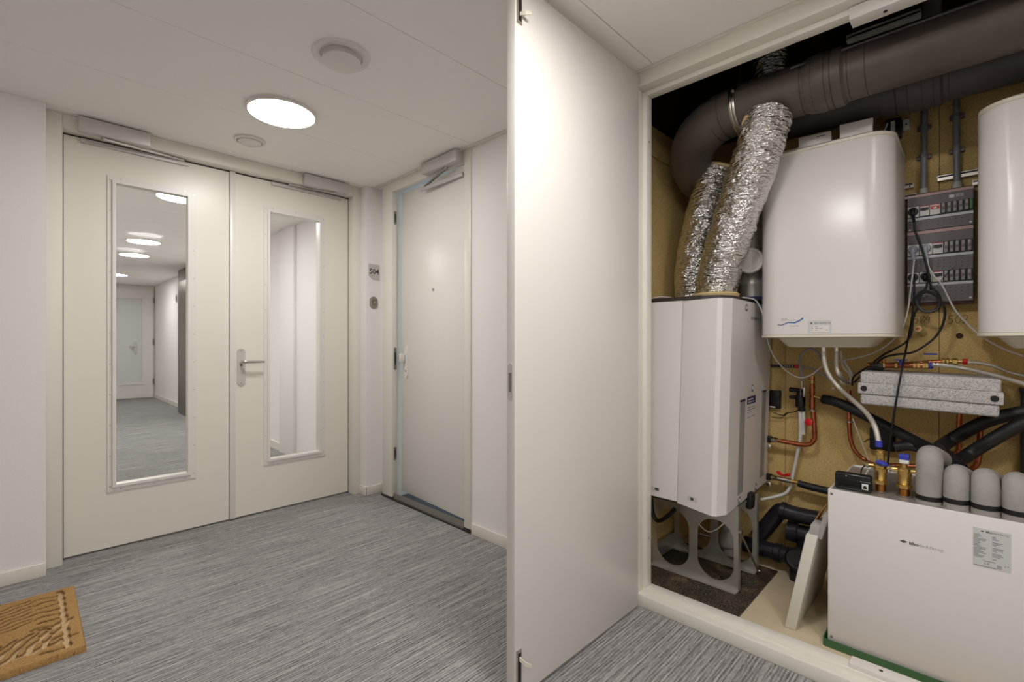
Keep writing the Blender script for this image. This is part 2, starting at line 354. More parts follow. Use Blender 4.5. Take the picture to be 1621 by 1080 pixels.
# measured runs of hoses, pipes and cables (metres)
PATHS = {
'pvc_waste':[(2.87,0.665,0.836),(2.87,0.662,0.695),(2.87,0.68,0.578),(2.87,0.701,0.463),(2.87,0.707,0.421),(2.86,0.731,0.377),(2.84,0.781,0.35),(2.8,0.839,0.332)],
'pvc_stub':[(2.87,0.648,0.837),(2.87,0.648,0.704)],
'copper_riser':[(2.87,0.608,1.01),(2.87,0.608,0.828)],
'copper_bend':[(2.85,0.601,0.831),(2.85,0.592,0.708),(2.85,0.603,0.673),(2.85,0.629,0.656),(2.85,0.672,0.653),(2.85,0.769,0.659)],
'fill_hose':[(2.86,0.652,0.978),(2.86,0.655,1.031),(2.86,0.663,1.091),(2.86,0.652,1.134),(2.86,0.614,1.158),(2.86,0.58,1.135),(2.86,0.564,1.094)],
'grey_pipe':[(2.88,0.656,1.06),(2.88,0.61,1.052),(2.88,0.57,1.027),(2.88,0.526,0.997)],
'braid_main':[(2.55,0.495,1.17),(2.55,0.493,1.104),(2.55,0.473,1.038),(2.55,0.432,0.981),(2.47,0.374,0.942),(2.4,0.316,0.899),(2.34,0.282,0.856),(2.315,0.267,0.8)],
'braid_short':[(2.62,0.459,1.17),(2.62,0.459,1.085),(2.62,0.449,1.039),(2.7,0.443,1.012),(2.8,0.444,0.994)],
'cable_loop':[(2.84,0.479,1.147),(2.84,0.469,1.072),(2.84,0.443,1.035),(2.84,0.437,1.004),(2.84,0.455,0.984),(2.84,0.479,0.996),(2.84,0.484,1.046),(2.84,0.471,1.015),(2.84,0.448,0.991),(2.84,0.432,1.011),(2.84,0.44,1.048),(2.84,0.466,1.097)],
'copper_left':[(2.86,0.448,0.952),(2.86,0.448,0.805),(2.86,0.44,0.702),(2.86,0.417,0.646),(2.86,0.377,0.613),(2.8,0.337,0.615),(2.75,0.252,0.634),(2.75,0.186,0.643)],
'white_wire':[(2.85,0.431,0.814),(2.85,0.406,0.733),(2.85,0.363,0.605)],
'blk_diag':[(2.87,0.557,0.898),(2.84,0.495,0.89),(2.84,0.429,0.862),(2.84,0.343,0.816),(2.8,0.256,0.778),(2.75,0.176,0.745),(2.66,0.112,0.731)],
'blk_low':[(2.76,0.259,0.714),(2.76,0.208,0.728),(2.76,0.155,0.716),(2.7,0.101,0.695),(2.62,0.051,0.682),(2.5,-0.003,0.679)],
'blk_up_right':[(2.6,0.109,0.752),(2.78,0.084,0.76),(2.78,0.006,0.832),(2.78,-0.05,0.873),(2.78,-0.099,0.897),(2.78,-0.172,0.922)],
'blk_mid_right':[(2.55,0.073,0.691),(2.72,0.025,0.72),(2.72,-0.049,0.796),(2.72,-0.119,0.861),(2.72,-0.185,0.905)],
'copper_r1':[(2.86,0.048,0.878),(2.86,0.05,0.781),(2.86,0.052,0.719),(2.86,0.062,0.701),(2.86,0.091,0.702)],
'copper_r2':[(2.86,-0.017,0.885),(2.86,-0.015,0.762),(2.86,-0.013,0.703),(2.86,-0.004,0.66),(2.86,0.016,0.635)],
'plug_cable_top':[(2.8,0.197,1.732),(2.8,0.195,1.698),(2.8,0.184,1.656),(2.79,0.169,1.602),(2.78,0.155,1.537),(2.79,0.145,1.476),(2.8,0.139,1.426)],
'plug_cable_low':[(2.8,0.197,1.464),(2.8,0.197,1.402),(2.8,0.203,1.311),(2.8,0.219,1.197),(2.6,0.222,1.075),(2.6,0.246,0.898),(2.62,0.272,0.66)],
'coil':[(2.8,0.139,1.431),(2.8,0.118,1.41),(2.8,0.108,1.373),(2.8,0.114,1.341),(2.8,0.135,1.325),(2.8,0.162,1.326),(2.8,0.184,1.35),(2.8,0.191,1.384),(2.8,0.177,1.415),(2.8,0.152,1.418),(2.8,0.127,1.403),(2.8,0.112,1.371),(2.8,0.122,1.338),(2.8,0.148,1.328),(2.8,0.175,1.341),(2.8,0.186,1.373),(2.8,0.175,1.406),(2.8,0.148,1.412),(2.8,0.12,1.391),(2.8,0.1,1.354),(2.8,0.094,1.315),(2.8,0.102,1.265),(2.8,0.122,1.219),(2.8,0.156,1.18),(2.8,0.203,1.145),(2.8,0.268,1.133),(2.8,0.307,1.117),(2.8,0.34,1.083),(2.8,0.384,1.04),(2.8,0.419,0.995)],
'coil_tail':[(2.8,0.15,1.469),(2.8,0.156,1.435),(2.8,0.173,1.4),(2.8,0.186,1.344),(2.8,0.199,1.302),(2.8,0.212,1.211),(2.8,0.257,1.165),(2.8,0.307,1.132),(2.8,0.362,1.077),(2.8,0.419,1.026),(2.86,0.435,0.978)],
'zip_tie':[(2.81,0.131,1.426),(2.81,0.106,1.463),(2.81,0.082,1.499),(2.81,0.062,1.516)],
'grey_cable_l':[(2.8,0.197,1.561),(2.8,0.202,1.505),(2.8,0.21,1.42),(2.8,0.219,1.334),(2.8,0.237,1.26),(2.8,0.275,1.197),(2.8,0.338,1.143),(2.82,0.427,1.111),(2.82,0.499,1.093),(2.7,0.535,1.068),(2.7,0.575,1.032),(2.7,0.626,1.014),(2.7,0.683,1.043),(2.66,0.724,1.104),(2.6,0.737,1.172),(2.55,0.742,1.259),(2.53,0.745,1.321),(2.53,0.762,1.371),(2.5,0.779,1.402),(2.45,0.816,1.41)],
'grey_cable_r':[(2.8,0.152,1.562),(2.8,0.148,1.527),(2.8,0.131,1.486),(2.8,0.108,1.451),(2.8,0.086,1.394),(2.8,0.064,1.335),(2.8,0.032,1.282),(2.78,-0.018,1.217),(2.75,-0.085,1.163),(2.7,-0.143,1.134)],
'hose_r_low':[(2.74,0.124,1.095),(2.74,0.083,1.091),(2.74,0.025,1.08),(2.7,-0.039,1.064),(2.66,-0.091,1.048),(2.6,-0.153,1.027)],
'hose_r_up':[(2.8,0.026,1.105),(2.8,-0.013,1.103),(2.8,-0.059,1.091),(2.8,-0.104,1.067),(2.8,-0.165,1.05)],
'white_cable_l':[(2.2,1.177,1.407),(2.3,1.17,1.426),(2.4,1.149,1.425),(2.45,1.12,1.42)],
'hr_wire':[(2.34,1.012,0.321),(2.34,0.971,0.276),(2.34,0.933,0.261),(2.34,0.894,0.284),(2.34,0.861,0.323)],
'blk_hose_unit':[(2.3,1.218,0.366),(2.3,1.211,0.294),(2.3,1.179,0.26),(2.3,1.123,0.303),(2.3,1.09,0.344)],
'drain_a':[(2.78,0.563,0.302),(2.78,0.655,0.301),(2.78,0.72,0.305),(2.78,0.744,0.289),(2.78,0.795,0.208),(2.78,0.843,0.134)],
'drain_c':[(2.74,0.83,0.088),(2.74,0.674,0.142)],
'cab_up':[(2.75,0.322,2.145),(2.75,0.299,2.164),(2.75,0.287,2.192)],
'ctrl_white1':[(2.36,0.319,0.645),(2.4,0.308,0.67),(2.33,0.267,0.711)],
'ctrl_blk':[(2.38,0.334,0.649),(2.42,0.331,0.673),(2.42,0.302,0.694)],
}

# ================================================================ SETTING
ZC = 2.406
struct(MB().add([], []).box(-1.8, 1.96, -2.6, 3.62, -0.06, 0).box(-0.15, 2.0, 3.62, 13.0, -0.06, 0).build('floor', 'carpet', smooth=False),
       'grey carpet with fine light and dark ribs running across the corridor', 'floor')
# ceiling: closed backing with long plank panels hung below it
ceil = struct(B(-1.8, 1.94, -2.6, 3.62, 2.424, 2.46).box(-0.15, 2.0, 3.62, 13.0, 2.424, 2.46).build('ceiling', 'ceiling_gap', smooth=False),
              'white corridor ceiling of wide plank panels with thin joints', 'ceiling')
ys = [-2.6, -1.991, -1.391, -0.791, -0.191, 0.409, 1.009, 1.609, 2.209, 2.809, 3.385]
for a, b in zip(ys[:-1], ys[1:]):
    B(-1.8, 1.912, a + .0012, b - .0012, ZC, 2.424, bev=.0012, seg=1).build('ceiling_panel', 'ceiling', ceil, smooth=False)
B(.073, 1.85, 3.3865, 3.60, ZC, 2.424, bev=.0012, seg=1).build('ceiling_panel', 'ceiling', ceil, smooth=False)
yy = 3.62
while yy < 12.7:
    B(-0.15, 1.96, yy + .003, min(yy + .6, 12.8) - .003, ZC, 2.424, bev=.003, seg=1).build('ceiling_panel', 'ceiling', ceil, smooth=False); yy += .6
struct(B(1.914, 1.94, -2.6, 3.385, 2.398, 2.424, bev=.002).build('trim_1', 'trim'), 'white edge profile where the ceiling meets the closet wall', 'trim')

# walls round the near corridor
struct(B(-1.8, .073, 3.385, 3.62, 0, 2.43).box(1.848, 2.05, 3.385, 3.62, 0, 2.43).build('wall_far', 'wall', smooth=False), 'white plastered wall beside the glazed double doors', 'wall')
struct(B(1.985, 2.09, 3.285, 3.385, 0, 2.43).box(1.94, 2.09, 1.14, 2.245, 0, 2.43).box(1.94, 2.09, -2.6, -.86, 0, 2.43)
       .build('wall_right', 'wall', smooth=False), 'white wall between the apartment door and the open closet', 'wall')
struct(B(1.94, 2.09, 3.28, 3.40, 2.402, 2.46).box(1.94, 2.09, 2.0, 3.30, 2.404, 2.46).build('ceiling_corner', 'ceiling', smooth=False), 'white ceiling edge over the apartment door', 'ceiling')
struct(B(1.94, 2.09, 2.0, 3.40, -.06, -.001).build('floor_corner', 'carpet', smooth=False), 'carpet edge under the apartment threshold', 'floor')
struct(B(-1.9, -1.8, -2.6, 3.62, 0, 2.46).build('wall_left', 'wall', smooth=False), 'white corridor wall left of the view', 'wall')
struct(B(-1.9, 2.0, -2.7, -2.6, 0, 2.46).build('wall_back', 'wall', smooth=False), 'white corridor wall behind the view', 'wall')
struct(B(-1.8, .073, 3.373, 3.385, 0, .068, bev=.003).build('baseboard_far', 'trim'), 'white baseboard left of the double doors', 'baseboard')
struct(B(1.836, 1.848, 3.373, 3.49, 0, .068, bev=.003).box(1.837, 1.985, 3.373, 3.385, 0, .068, bev=.003).build('baseboard_corner', 'trim'), 'white baseboard wrapping the corner pier under the number plate', 'baseboard')
struct(B(1.928, 1.94, 1.14, 2.236, 0, .068, bev=.003).build('baseboard_right', 'trim'), 'white baseboard right of the apartment door', 'baseboard')

# ---- double doors with their frame
fr = struct(empty('trim_2', (.96, 3.47, 0)), 'white frame round the glazed double doors', 'door frame')
B(.073, .1375, 3.47, 3.62, 0, 2.406, bev=.003).build('jamb', 'frame', fr)
B(1.786, 1.848, 3.47, 3.62, 0, 2.406, bev=.003).build('jamb', 'frame', fr)
B(.1375, 1.786, 3.472, 3.62, 2.330, 2.406, bev=.003).build('frame_head', 'frame', fr)
B(.1375, 1.786, 3.60, 3.62, 2.31, 2.330).build('door_stop', 'black', fr)
B(.1376, .1444, 3.556, 3.60, .0, 2.33).build('seal_strip', 'black', fr, smooth=False)
B(1.7806, 1.7859, 3.556, 3.60, .0, 2.33).build('seal_strip', 'black', fr, smooth=False)
B(.1444, 1.7806, 3.556, 3.60, 2.3213, 2.33).build('seal_strip', 'black', fr, smooth=False)
def glazed_leaf(name, x0, x1, gx0, gx1, label, hx=None):
    d = struct(empty(name, ((x0+x1)/2, 3.571, .01)), label, 'door')
    MB().prism(rect(x0, x1, .012, 2.3210), 'y', 3.551, 3.591, [rect(gx0, gx1, .368, 2.106)]).build('leaf', 'door', d, smooth=False)
    bx0, bx1, bz0, bz1 = gx0 - .036, gx1 + .044, .328, 2.145
    bd = MB().prism(rect(bx0, bx1, bz0, bz1), 'y', 3.544, 3.551, [rect(gx0 + .001, gx1 - .001, .369, 2.105)]).build('glazing_bead', 'door_cool', d, smooth=False)
    MB().prism(rect(gx0 - .014, gx1 + .014, .354, 2.12), 'y', 3.533, 3.5445, [rect(gx0 + .002, gx1 - .002, .370, 2.104)]).build('bead_lip', 'door_cool', bd, smooth=False)
    mb = MB()
    for k in range(11):
        z = .36 + k * .176
        for xx in (bx0 + .011, bx1 - .011): mb.cyl((xx, 3.5445, z), (xx, 3.5425, z), .0032, 8)
    for k in range(3):
        xx = bx0 + .06 + k * (bx1 - bx0 - .12) / 2
        for z in (bz0 + .011, bz1 - .011): mb.cyl((xx, 3.5445, z), (xx, 3.5425, z), .0032, 8)
    mb.build('bead_screws', 'steel', bd)
    B(gx0 - .002, gx1 + .002, 3.567, 3.573, .366, 2.108).build('glass_pane', 'glass', d, smooth=False)
    MB().prism(rect(gx0 - .03, gx1 + .03, .34, 2.135), 'y', 3.591, 3.600, [rect(gx0, gx1, .368, 2.106)]).build('rear_bead', 'door', d, smooth=False)
    return d
d1 = glazed_leaf('door_1', .1445, .9435, .362, .714, 'left leaf of the double doors, tall glass pane showing the corridor beyond')
d2 = glazed_leaf('door_2', .9465, 1.7805, 1.195, 1.550, 'right leaf of the double doors with lever handle and tall pale glass pane')
B(.9465, .981, 3.539, 3.551, .010, 2.3285, bev=.003).build('meeting_strip', 'door_cool', d2)
pl = MB().prism(rrect(.9925, 1.0415, .898, 1.147, .0243, 8), 'y', 3.543, 3.551).build('handle_plate', 'alu', d2, label='brushed metal handle plate')
MB().cyl((1.0165, 3.5435, 1.034), (1.0165, 3.5415, 1.034), .006, 10).build('keyhole', 'black', pl)
MB().cyl((1.0165, 3.5435, 1.133), (1.0165, 3.542, 1.133), .006, 10).cyl((1.0165, 3.5435, .912), (1.0165, 3.542, .912), .006, 10).build('plate_screws', 'steel', pl)
MB().cyl((1.0165, 3.543, 1.057), (1.0165, 3.505, 1.057), .0095, 14).tube([(1.0165, 3.503, 1.057), (1.03, 3.497, 1.057), (1.08, 3.494, 1.056), (1.148, 3.496, 1.055)], [.0098, .0105, .009, .007], 12).build('lever', 'chrome', d2)

def closer(label, bx, by, bz, rail, a0, a1, pv):
    t = thing('door_closer', ((bx[0]+bx[1])/2, (by[0]+by[1])/2, bz[0]), label, 'door closer', 'door closers')
    b = B(*bx, *by, *bz, bev=.004).build('closer_body', 'alu', t)
    r = B(*rail, bev=.003).build('slide_rail', 'alu', t)
    MB().cyl((a0[0], a0[1], bz[0] + .002), (a0[0], a0[1], a0[2] - .008), .011, 14).build('pivot', 'steel', t)
    d = (Vector(a1) - Vector(a0)); n = Vector((0, 0, 1)).cross(d).normalized() * .009
    A0, A1 = Vector(a0), Vector(a1); u = Vector((0, 0, .0045))
    MB().loft([[tuple(A0 - n - u), tuple(A0 + n - u), tuple(A0 + n + u), tuple(A0 - n + u)], [tuple(A1 - n*.8 - u), tuple(A1 + n*.8 - u), tuple(A1 + n*.8 + u), tuple(A1 - n*.8 + u)]]).build('arm', 'steel', t)
closer('silver slide-arm door closer above the left glazed leaf', (.197, .508), (3.418, 3.472), (2.320, 2.398), (.213, .716, 3.532, 3.551, 2.294, 2.318), (.300, 3.448, 2.309), (.690, 3.53, 2.321), None)
closer('silver slide-arm door closer above the right glazed leaf by the corner', (1.396, 1.726), (3.418, 3.472), (2.320, 2.398), (1.208, 1.718, 3.532, 3.551, 2.296, 2.320), (1.630, 3.448, 2.309), (1.32, 3.53, 2.323), None)
closer('silver slide-arm closer over the slightly open apartment door', (1.872, 1.933), (2.315, 2.69), (2.328, 2.398), (1.936, 1.952, 2.335, 2.790, 2.250, 2.274), (1.905, 2.455, 2.318), (1.944, 2.745, 2.279), None)

# ---- apartment door 504 and its frame
f5 = struct(empty('trim_3', (1.99, 2.77, 0)), 'white frame round the apartment door', 'door frame')
B(1.932, 1.974, 3.155, 3.287, .0, 2.406, bev=.003).box(1.972, 2.09, 3.170, 3.287, 0, 2.406).build('jamb', 'frame', f5)
B(1.932, 2.09, 2.243, 2.306, .0, 2.406, bev=.003).build('jamb', 'frame', f5)
B(1.932, 1.966, 2.306, 3.155, 2.329, 2.406, bev=.003).box(1.964, 2.09, 2.306, 3.17, 2.350, 2.406).build('frame_head', 'frame', f5)
for z, h, nm in ((2.136, .10, 'hinge_side_catch'), (1.066, .17, 'strike_plate'), (.345, .10, 'lower_catch')):
    s_ = MB().prism(rrect(1.951, 1.971, z - h/2, z + h/2, .009, 4), 'y', 3.149, 3.1555).build('strike_plate', 'alu_dark', f5, label='dark metal strike plate')
    B(1.957, 1.965, 3.1478, 3.1495, z - h*.28, z + h*.28).build('strike_slot', 'black', s_)
struct(B(1.928, 2.09, 2.306, 3.155, 0, .012).box(1.93, 1.955, 3.155, 3.30, 0, .02).box(1.926, 1.95, 2.24, 2.306, 0, .025).build('trim_4', 'stone', smooth=False), 'black stone threshold under the apartment door', 'threshold')
struct(MB().prism([(1.944, .012), (1.958, .012), (1.958, .046), (1.953, .046)], 'y', 2.312, 3.235).build('trim_5', 'alu_dark', smooth=False), 'brownish metal strip along the apartment threshold', 'threshold')
AL = math.radians(-3.6)
def swing(mb):
    c, s = math.cos(AL), math.sin(AL)
    return mb.xform(lambda p: Vector((1.96 + (p.x-1.96)*c - (p.y-2.31)*s, 2.31 + (p.x-1.96)*s + (p.y-2.31)*c, p.z)))
d3 = struct(empty('door_3', (1.98, 2.73, .03)), 'plain white apartment door standing slightly ajar', 'door')
swing(B(1.958, 1.998, 2.311, 3.142, .056, 2.326, bev=.003)).build('leaf', 'door_cool', d3)
p5 = swing(MB().prism(rrect(3.045, 3.085, .926, 1.162, .018, 6), 'x', 1.949, 1.958)).build('handle_plate', 'white_plastic', d3, label='pale handle plate')
swing(MB().cyl((1.9495, 3.065, .975), (1.947, 3.065, .975), .006, 10)).build('keyhole', 'black', p5)
swing(B(1.905, 1.949, 3.068, 3.090, 1.045, 1.105, bev=.006)).build('door_knob', 'white_plastic', d3)
swing(MB().lathe([(.011, 0), (.011, .004), (.008, .006), (.0045, .006), (.0045, .003)], (1.958, 2.70, 1.5586), (-1, 0, 0), 16)).build('peephole', 'steel', d3)
struct(B(2.09, 3.4, 2.0, 3.6, -.05, 0).build('floor_apartment', 'floor_board', smooth=False), 'pale floor behind the apartment door', 'floor')
struct(B(2.09, 3.4, 3.30, 3.40, 0, 2.6).box(2.09, 3.4, 1.95, 2.05, 0, 2.6).build('wall_apartment', 'wall', smooth=False), 'white hall wall inside the apartment', 'wall')

# number plate and key switch on the pier
np_ = thing('number_plate', (1.905, 3.38, 1.68), 'small metal plate reading 504 on the corner pier', 'sign')
MB().prism([(1.866, 1.712), (1.902, 1.684), (1.962, 1.681), (1.962, 1.802), (1.866, 1.804)], 'y', 3.381, 3.385).build('plate', 'alu', np_, smooth=False)
MB().text('504', .056, (1.872, 3.381, 1.727), (1, 0, 0), (0, 0, 1), .0006, bold=.0012).build('lettering', 'print_dark', np_, smooth=False, label='dark digits 504')
ks = thing('key_switch', (1.905, 3.38, 1.455), 'oval metal key switch below the number plate', 'switch')
MB().prism(rrect(1.876, 1.942, 1.456, 1.549, .030, 8), 'y', 3.377, 3.385).build('plate', 'steel', ks)
MB().prism(rrect(1.892, 1.926, 1.478, 1.526, .008, 4), 'y', 3.3755, 3.377).build('insert', 'alu_dark', ks)
MB().cyl((1.911, 3.3755, 1.503), (1.911, 3.369, 1.503), .009, 12).build('key_barrel', 'chrome', ks)

# ---- round ceiling lamps, valve, detector
def lamp(x, y, label, group):
    t = thing('ceiling_lamp', (x, y, ZC - .016), label, 'lamp', group)
    MB().lathe([(.172, .016), (.172, .004), (.168, 0), (.160, 0), (.160, .016)], (x, y, ZC - .016), (0, 0, 1), 48).build('lamp_ring', 'white', t)
    MB().lathe([(.160, .004), (.160, .001), (.10, -.001), (0.0, -.002)], (x, y, ZC - .016), (0, 0, 1), 48).build('diffuser', 'lamp', t)
lamp(.945, 2.617, 'round flush ceiling lamp in front of the double doors', 'round corridor lamps')
lamp(.945, .50, 'round flush ceiling lamp before the open closet', 'round corridor lamps')
lamp(.945, -.70, 'added unseen ceiling lamp right of the viewpoint, brightening the closet', 'round corridor lamps')  # extra lamp added out of view to brighten the closet interior
lamp(-.55, -.70, 'added unseen ceiling lamp behind the viewpoint, for extra light', 'round corridor lamps')  # another lamp added out of view, only for more light
for x, y, n in ((.90, 4.744, 'nearest'), (.99, 7.13, 'second'), (1.05, 8.31, 'third'), (1.12, 10.94, 'farthest')):
    lamp(x, y, n + ' round lamp seen through the left glass pane', 'lamps beyond the double doors')
va = thing('air_valve', (.935, 1.922, ZC - .045), 'white round air supply valve in the ceiling', 'air vent')
MB().lathe([(.118, .045), (.114, .036), (.098, .033), (.086, .036), (.084, .045)], (.935, 1.922, ZC - .045), (0, 0, 1), 40).build('outer_ring', 'white', va)
MB().lathe([(.07, .045), (.07, .022), (.078, .019), (.080, .014), (.078, .009), (.03, .001), (0, .004)], (.935, 1.922, ZC - .045), (0, 0, 1), 40).build('valve_disc', 'white', va)
sd = thing('smoke_detector', (.942, 3.123, ZC - .03), 'small pale round smoke detector near the double doors', 'detector')
MB().lathe([(.086, .03), (.084, .020), (.07, .016), (.068, .03)], (.942, 3.123, ZC - .03), (0, 0, 1), 36).build('base_ring', 'white', sd)
MB().lathe([(.066, .03), (.062, .012), (.05, .004), (0, .001)], (.942, 3.123, ZC - .03), (0, 0, 1), 36).build('detector_head', 'white', sd)

# ---- the corridor beyond the glass
struct(B(-.25, -.15, 3.62, 13.0, 0, 2.46).build('wall_beyond_left', 'wall', smooth=False), 'white left wall of the corridor beyond the glass', 'wall')
struct(B(1.96, 2.06, 3.62, 13.0, 0, 2.46).build('wall_beyond_right', 'wall', smooth=False), 'white right wall of the corridor beyond the glass', 'wall')
struct(B(1.928, 1.959, 5.03, 5.42, 0, 2.405, bev=.002).build('trim_7', 'wall'), 'white pilaster on the corridor wall behind the right pane', 'wall')
struct(B(-.25, 2.06, 12.8, 13.0, 0, 2.46).build('wall_beyond_end', 'wall', smooth=False), 'white end wall of the corridor beyond the glass', 'wall')
struct(B(1.946, 1.96, 9.70, 12.8, 0, .08).box(1.946, 1.96, 5.06, 8.55, 0, .08).build('baseboard_beyond', 'trim', smooth=False), 'white baseboard along the corridor beyond the glass', 'baseboard')
ed = struct(empty('door_5', (1.5, 12.76, 0)), 'white glazed door at the far end of the corridor beyond', 'door')
B(.98, 1.955, 12.755, 12.80, 0, 2.40).build('door_frame', 'frame', ed, smooth=False)
MB().prism(rect(1.03, 1.925, .01, 2.33), 'y', 12.72, 12.755, [rect(1.30, 1.735, .33, 2.12)]).build('leaf', 'door_cool', ed, smooth=False)
MB().prism(rect(1.26, 1.775, .29, 2.16), 'y', 12.705, 12.72, [rect(1.30, 1.735, .33, 2.12)]).build('glazing_bead', 'white', ed, smooth=False)
B(1.29, 1.745, 12.745, 12.752, .32, 2.13).build('glass_pane', 'far_glass', ed, smooth=False)
B(1.60, 1.64, 12.70, 12.722, .96, 1.20).cyl((1.62, 12.70, 1.1), (1.52, 12.66, 1.1), .012, 8).build('handle', 'alu', ed)
for z in (.35, 1.2, 2.1): MB().cyl((1.93, 12.712, z - .06), (1.93, 12.712, z + .06), .012, 8).build('hinge', 'alu_dark', ed)
lf = thing('lift_surround', (1.87, 9.1, 0), 'brown metal lift surround on the right of the corridor beyond', 'lift door')
B(1.80, 1.958, 8.62, 9.66, 0, 2.40, bev=.004).build('surround', 'metal_panel', lf)
B(1.795, 1.80, 8.75, 9.5, .02, 2.2).build('lift_panel', 'metal_panel', lf, smooth=False)
cs = thing('wall_sounder', (1.94, 10.5, 1.95), 'small round white disc high on the wall by the lift', 'alarm')
MB().cyl((1.96, 10.5, 2.0), (1.935, 10.5, 2.0), .08, 20).build('disc', 'white', cs)
MB().lathe([(.06, 0), (.06, .004), (.03, .004), (.03, 0)], (1.935, 10.5, 2.0), (-1, 0, 0), 20).build('grille', 'grey_strip', cs)

# ---- closet shell
cf = struct(empty('trim_6', (1.98, .14, 0)), 'white stepped frame round the open closet', 'door frame')
B(1.925, 1.981, -.86, 1.145, 2.337, 2.400, bev=.002).box(1.98, 2.026, -.86, 1.145, 2.317, 2.40, bev=.002).build('frame_head', 'frame', cf)
B(1.932, 1.981, -.86, 1.145, 0, .0535, bev=.003).box(1.98, 2.038, -.86, 1.145, 0, .067, bev=.003).build('sill', 'frame', cf)
B(1.925, 1.981, 1.093, 1.145, .0535, 2.337, bev=.002).box(1.98, 2.026, 1.073, 1.145, .067, 2.317, bev=.002).build('jamb', 'frame', cf)
B(1.925, 1.981, -.86, -.82, .0535, 2.337, bev=.002).box(1.98, 2.026, -.86, -.80, .067, 2.317, bev=.002).build('jamb', 'frame', cf)
hb = B(1.968, 2.03, -.80, .310, 2.292, 2.335, bev=.002).build('stop_block', 'white', cf)
MB().cyl((1.999, .215, 2.2925), (1.999, .215, 2.290), .006, 10).build('bolt_hole', 'black', hb)
hb = B(1.985, 2.04, -.80, .310, .060, .083, bev=.002).build('stop_block', 'white', cf)
MB().cyl((2.012, .225, .0825), (2.012, .225, .0835), .006, 10).build('bolt_hole', 'black', hb)
MB().cyl((2.0, 1.0735, 2.11), (2.0, 1.071, 2.11), .004, 8).cyl((2.0, 1.0735, .29), (2.0, 1.071, .29), .004, 8).build('jamb_screws', 'alu_dark', cf)
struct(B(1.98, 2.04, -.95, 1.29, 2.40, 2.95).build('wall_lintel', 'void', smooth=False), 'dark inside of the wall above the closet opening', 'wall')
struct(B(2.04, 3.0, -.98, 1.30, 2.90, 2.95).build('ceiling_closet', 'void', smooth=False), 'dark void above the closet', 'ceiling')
cfl = struct(B(1.98, 2.96, -.98, 1.30, -.06, -.012).build('floor_closet', 'wood_dark', smooth=False), 'pale board floor of the closet', 'floor')
for a, b in ((-.98, -.452), (-.45, .148), (.15, .748), (.75, 1.30)):
    for c, d in ((2.036, 2.489), (2.491, 2.93)):
        B(c, d, a, b, -.012, 0, bev=.001, seg=1).build('floor_board', 'floor_board', cfl, smooth=False)
bw = struct(B(2.948, 2.98, -.98, 1.30, 0, 2.95).build('wall_closet_back', 'wood_dark', smooth=False), 'chipboard back wall of the closet', 'wall')
for a, b in ((-.95, .1165), (.1185, .7485), (.7505, 1.26)):
    B(2.93, 2.948, a, b, 0, 2.38, bev=.001, seg=1).build('chipboard_panel', 'chipboard', bw, smooth=False)
lw = struct(B(2.04, 2.96, 1.278, 1.30, 0, 2.95).build('wall_closet_left', 'wood_dark', smooth=False), 'chipboard left side wall of the closet', 'wall')
B(2.04, 2.93, 1.26, 1.278, 0, 2.20, bev=.001, seg=1).build('chipboard_panel', 'chipboard', lw, smooth=False)
B(2.04, 2.93, 1.25, 1.278, 2.203, 2.36, bev=.001, seg=1).build('top_batten', 'chipboard', lw, smooth=False)
struct(B(2.04, 2.96, -.98, -.95, 0, 2.95).build('wall_closet_right', 'chipboard', smooth=False), 'chipboard right side wall of the closet', 'wall')
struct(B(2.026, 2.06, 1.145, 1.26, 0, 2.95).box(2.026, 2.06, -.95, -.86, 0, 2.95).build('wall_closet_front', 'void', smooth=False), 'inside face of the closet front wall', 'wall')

# ---- open closet door
d4 = struct(empty('door_4', (1.52, 1.097, .01)), 'tall plain white closet door standing open at right angles', 'door')
B(1.118, 1.915, 1.078, 1.1165, .010, 2.384, bev=.0025).build('leaf', 'door_cool', d4)
lk = MB().prism(rrect(1.0865, 1.1085, .995, 1.118, .010, 6), 'x', 1.1165, 1.119).build('lock_plate', 'alu', d4, label='metal lock plate on the door edge')
B(1.1155, 1.1167, 1.092, 1.103, 1.025, 1.088).build('lock_slot', 'alu_dark', lk)
for z0, z1, tz, dz in ((2.238, 2.384, 2.275, .0), (.012, .172, .140, -.022)):
    fb = MB().prism(rect(1.1245, 1.1505, z0, z1), 'y', 1.0765, 1.079, [rect(1.133, 1.148, z0 + .012, z1 - .012)]).build('flush_bolt', 'chrome', d4, smooth=False)
    B(1.1335, 1.1475, 1.0775, 1.0785, z0 + .012, z1 - .012).build('bolt_recess', 'black', fb, smooth=False)
    MB().loft([[(1.140, 1.078, tz - .006), (1.146, 1.078, tz - .006), (1.146, 1.078, tz + .006), (1.140, 1.078, tz + .006)],
               [(1.150, 1.060, tz - .008 + dz*.6), (1.153, 1.060, tz - .008 + dz*.6), (1.153, 1.060, tz + .006 + dz*.6), (1.150, 1.060, tz + .006 + dz*.6)],
               [(1.166, 1.047, tz - .006 + dz), (1.168, 1.047, tz - .006 + dz), (1.168, 1.047, tz + .005 + dz), (1.166, 1.047, tz + .005 + dz)]]).build('bolt_lever', 'cream', fb, smooth=False)
for z in (.29, 1.25, 2.11): MB().cyl((1.920, 1.090, z - .04), (1.920, 1.090, z + .04), .007, 10).build('hinge', 'alu', d4)

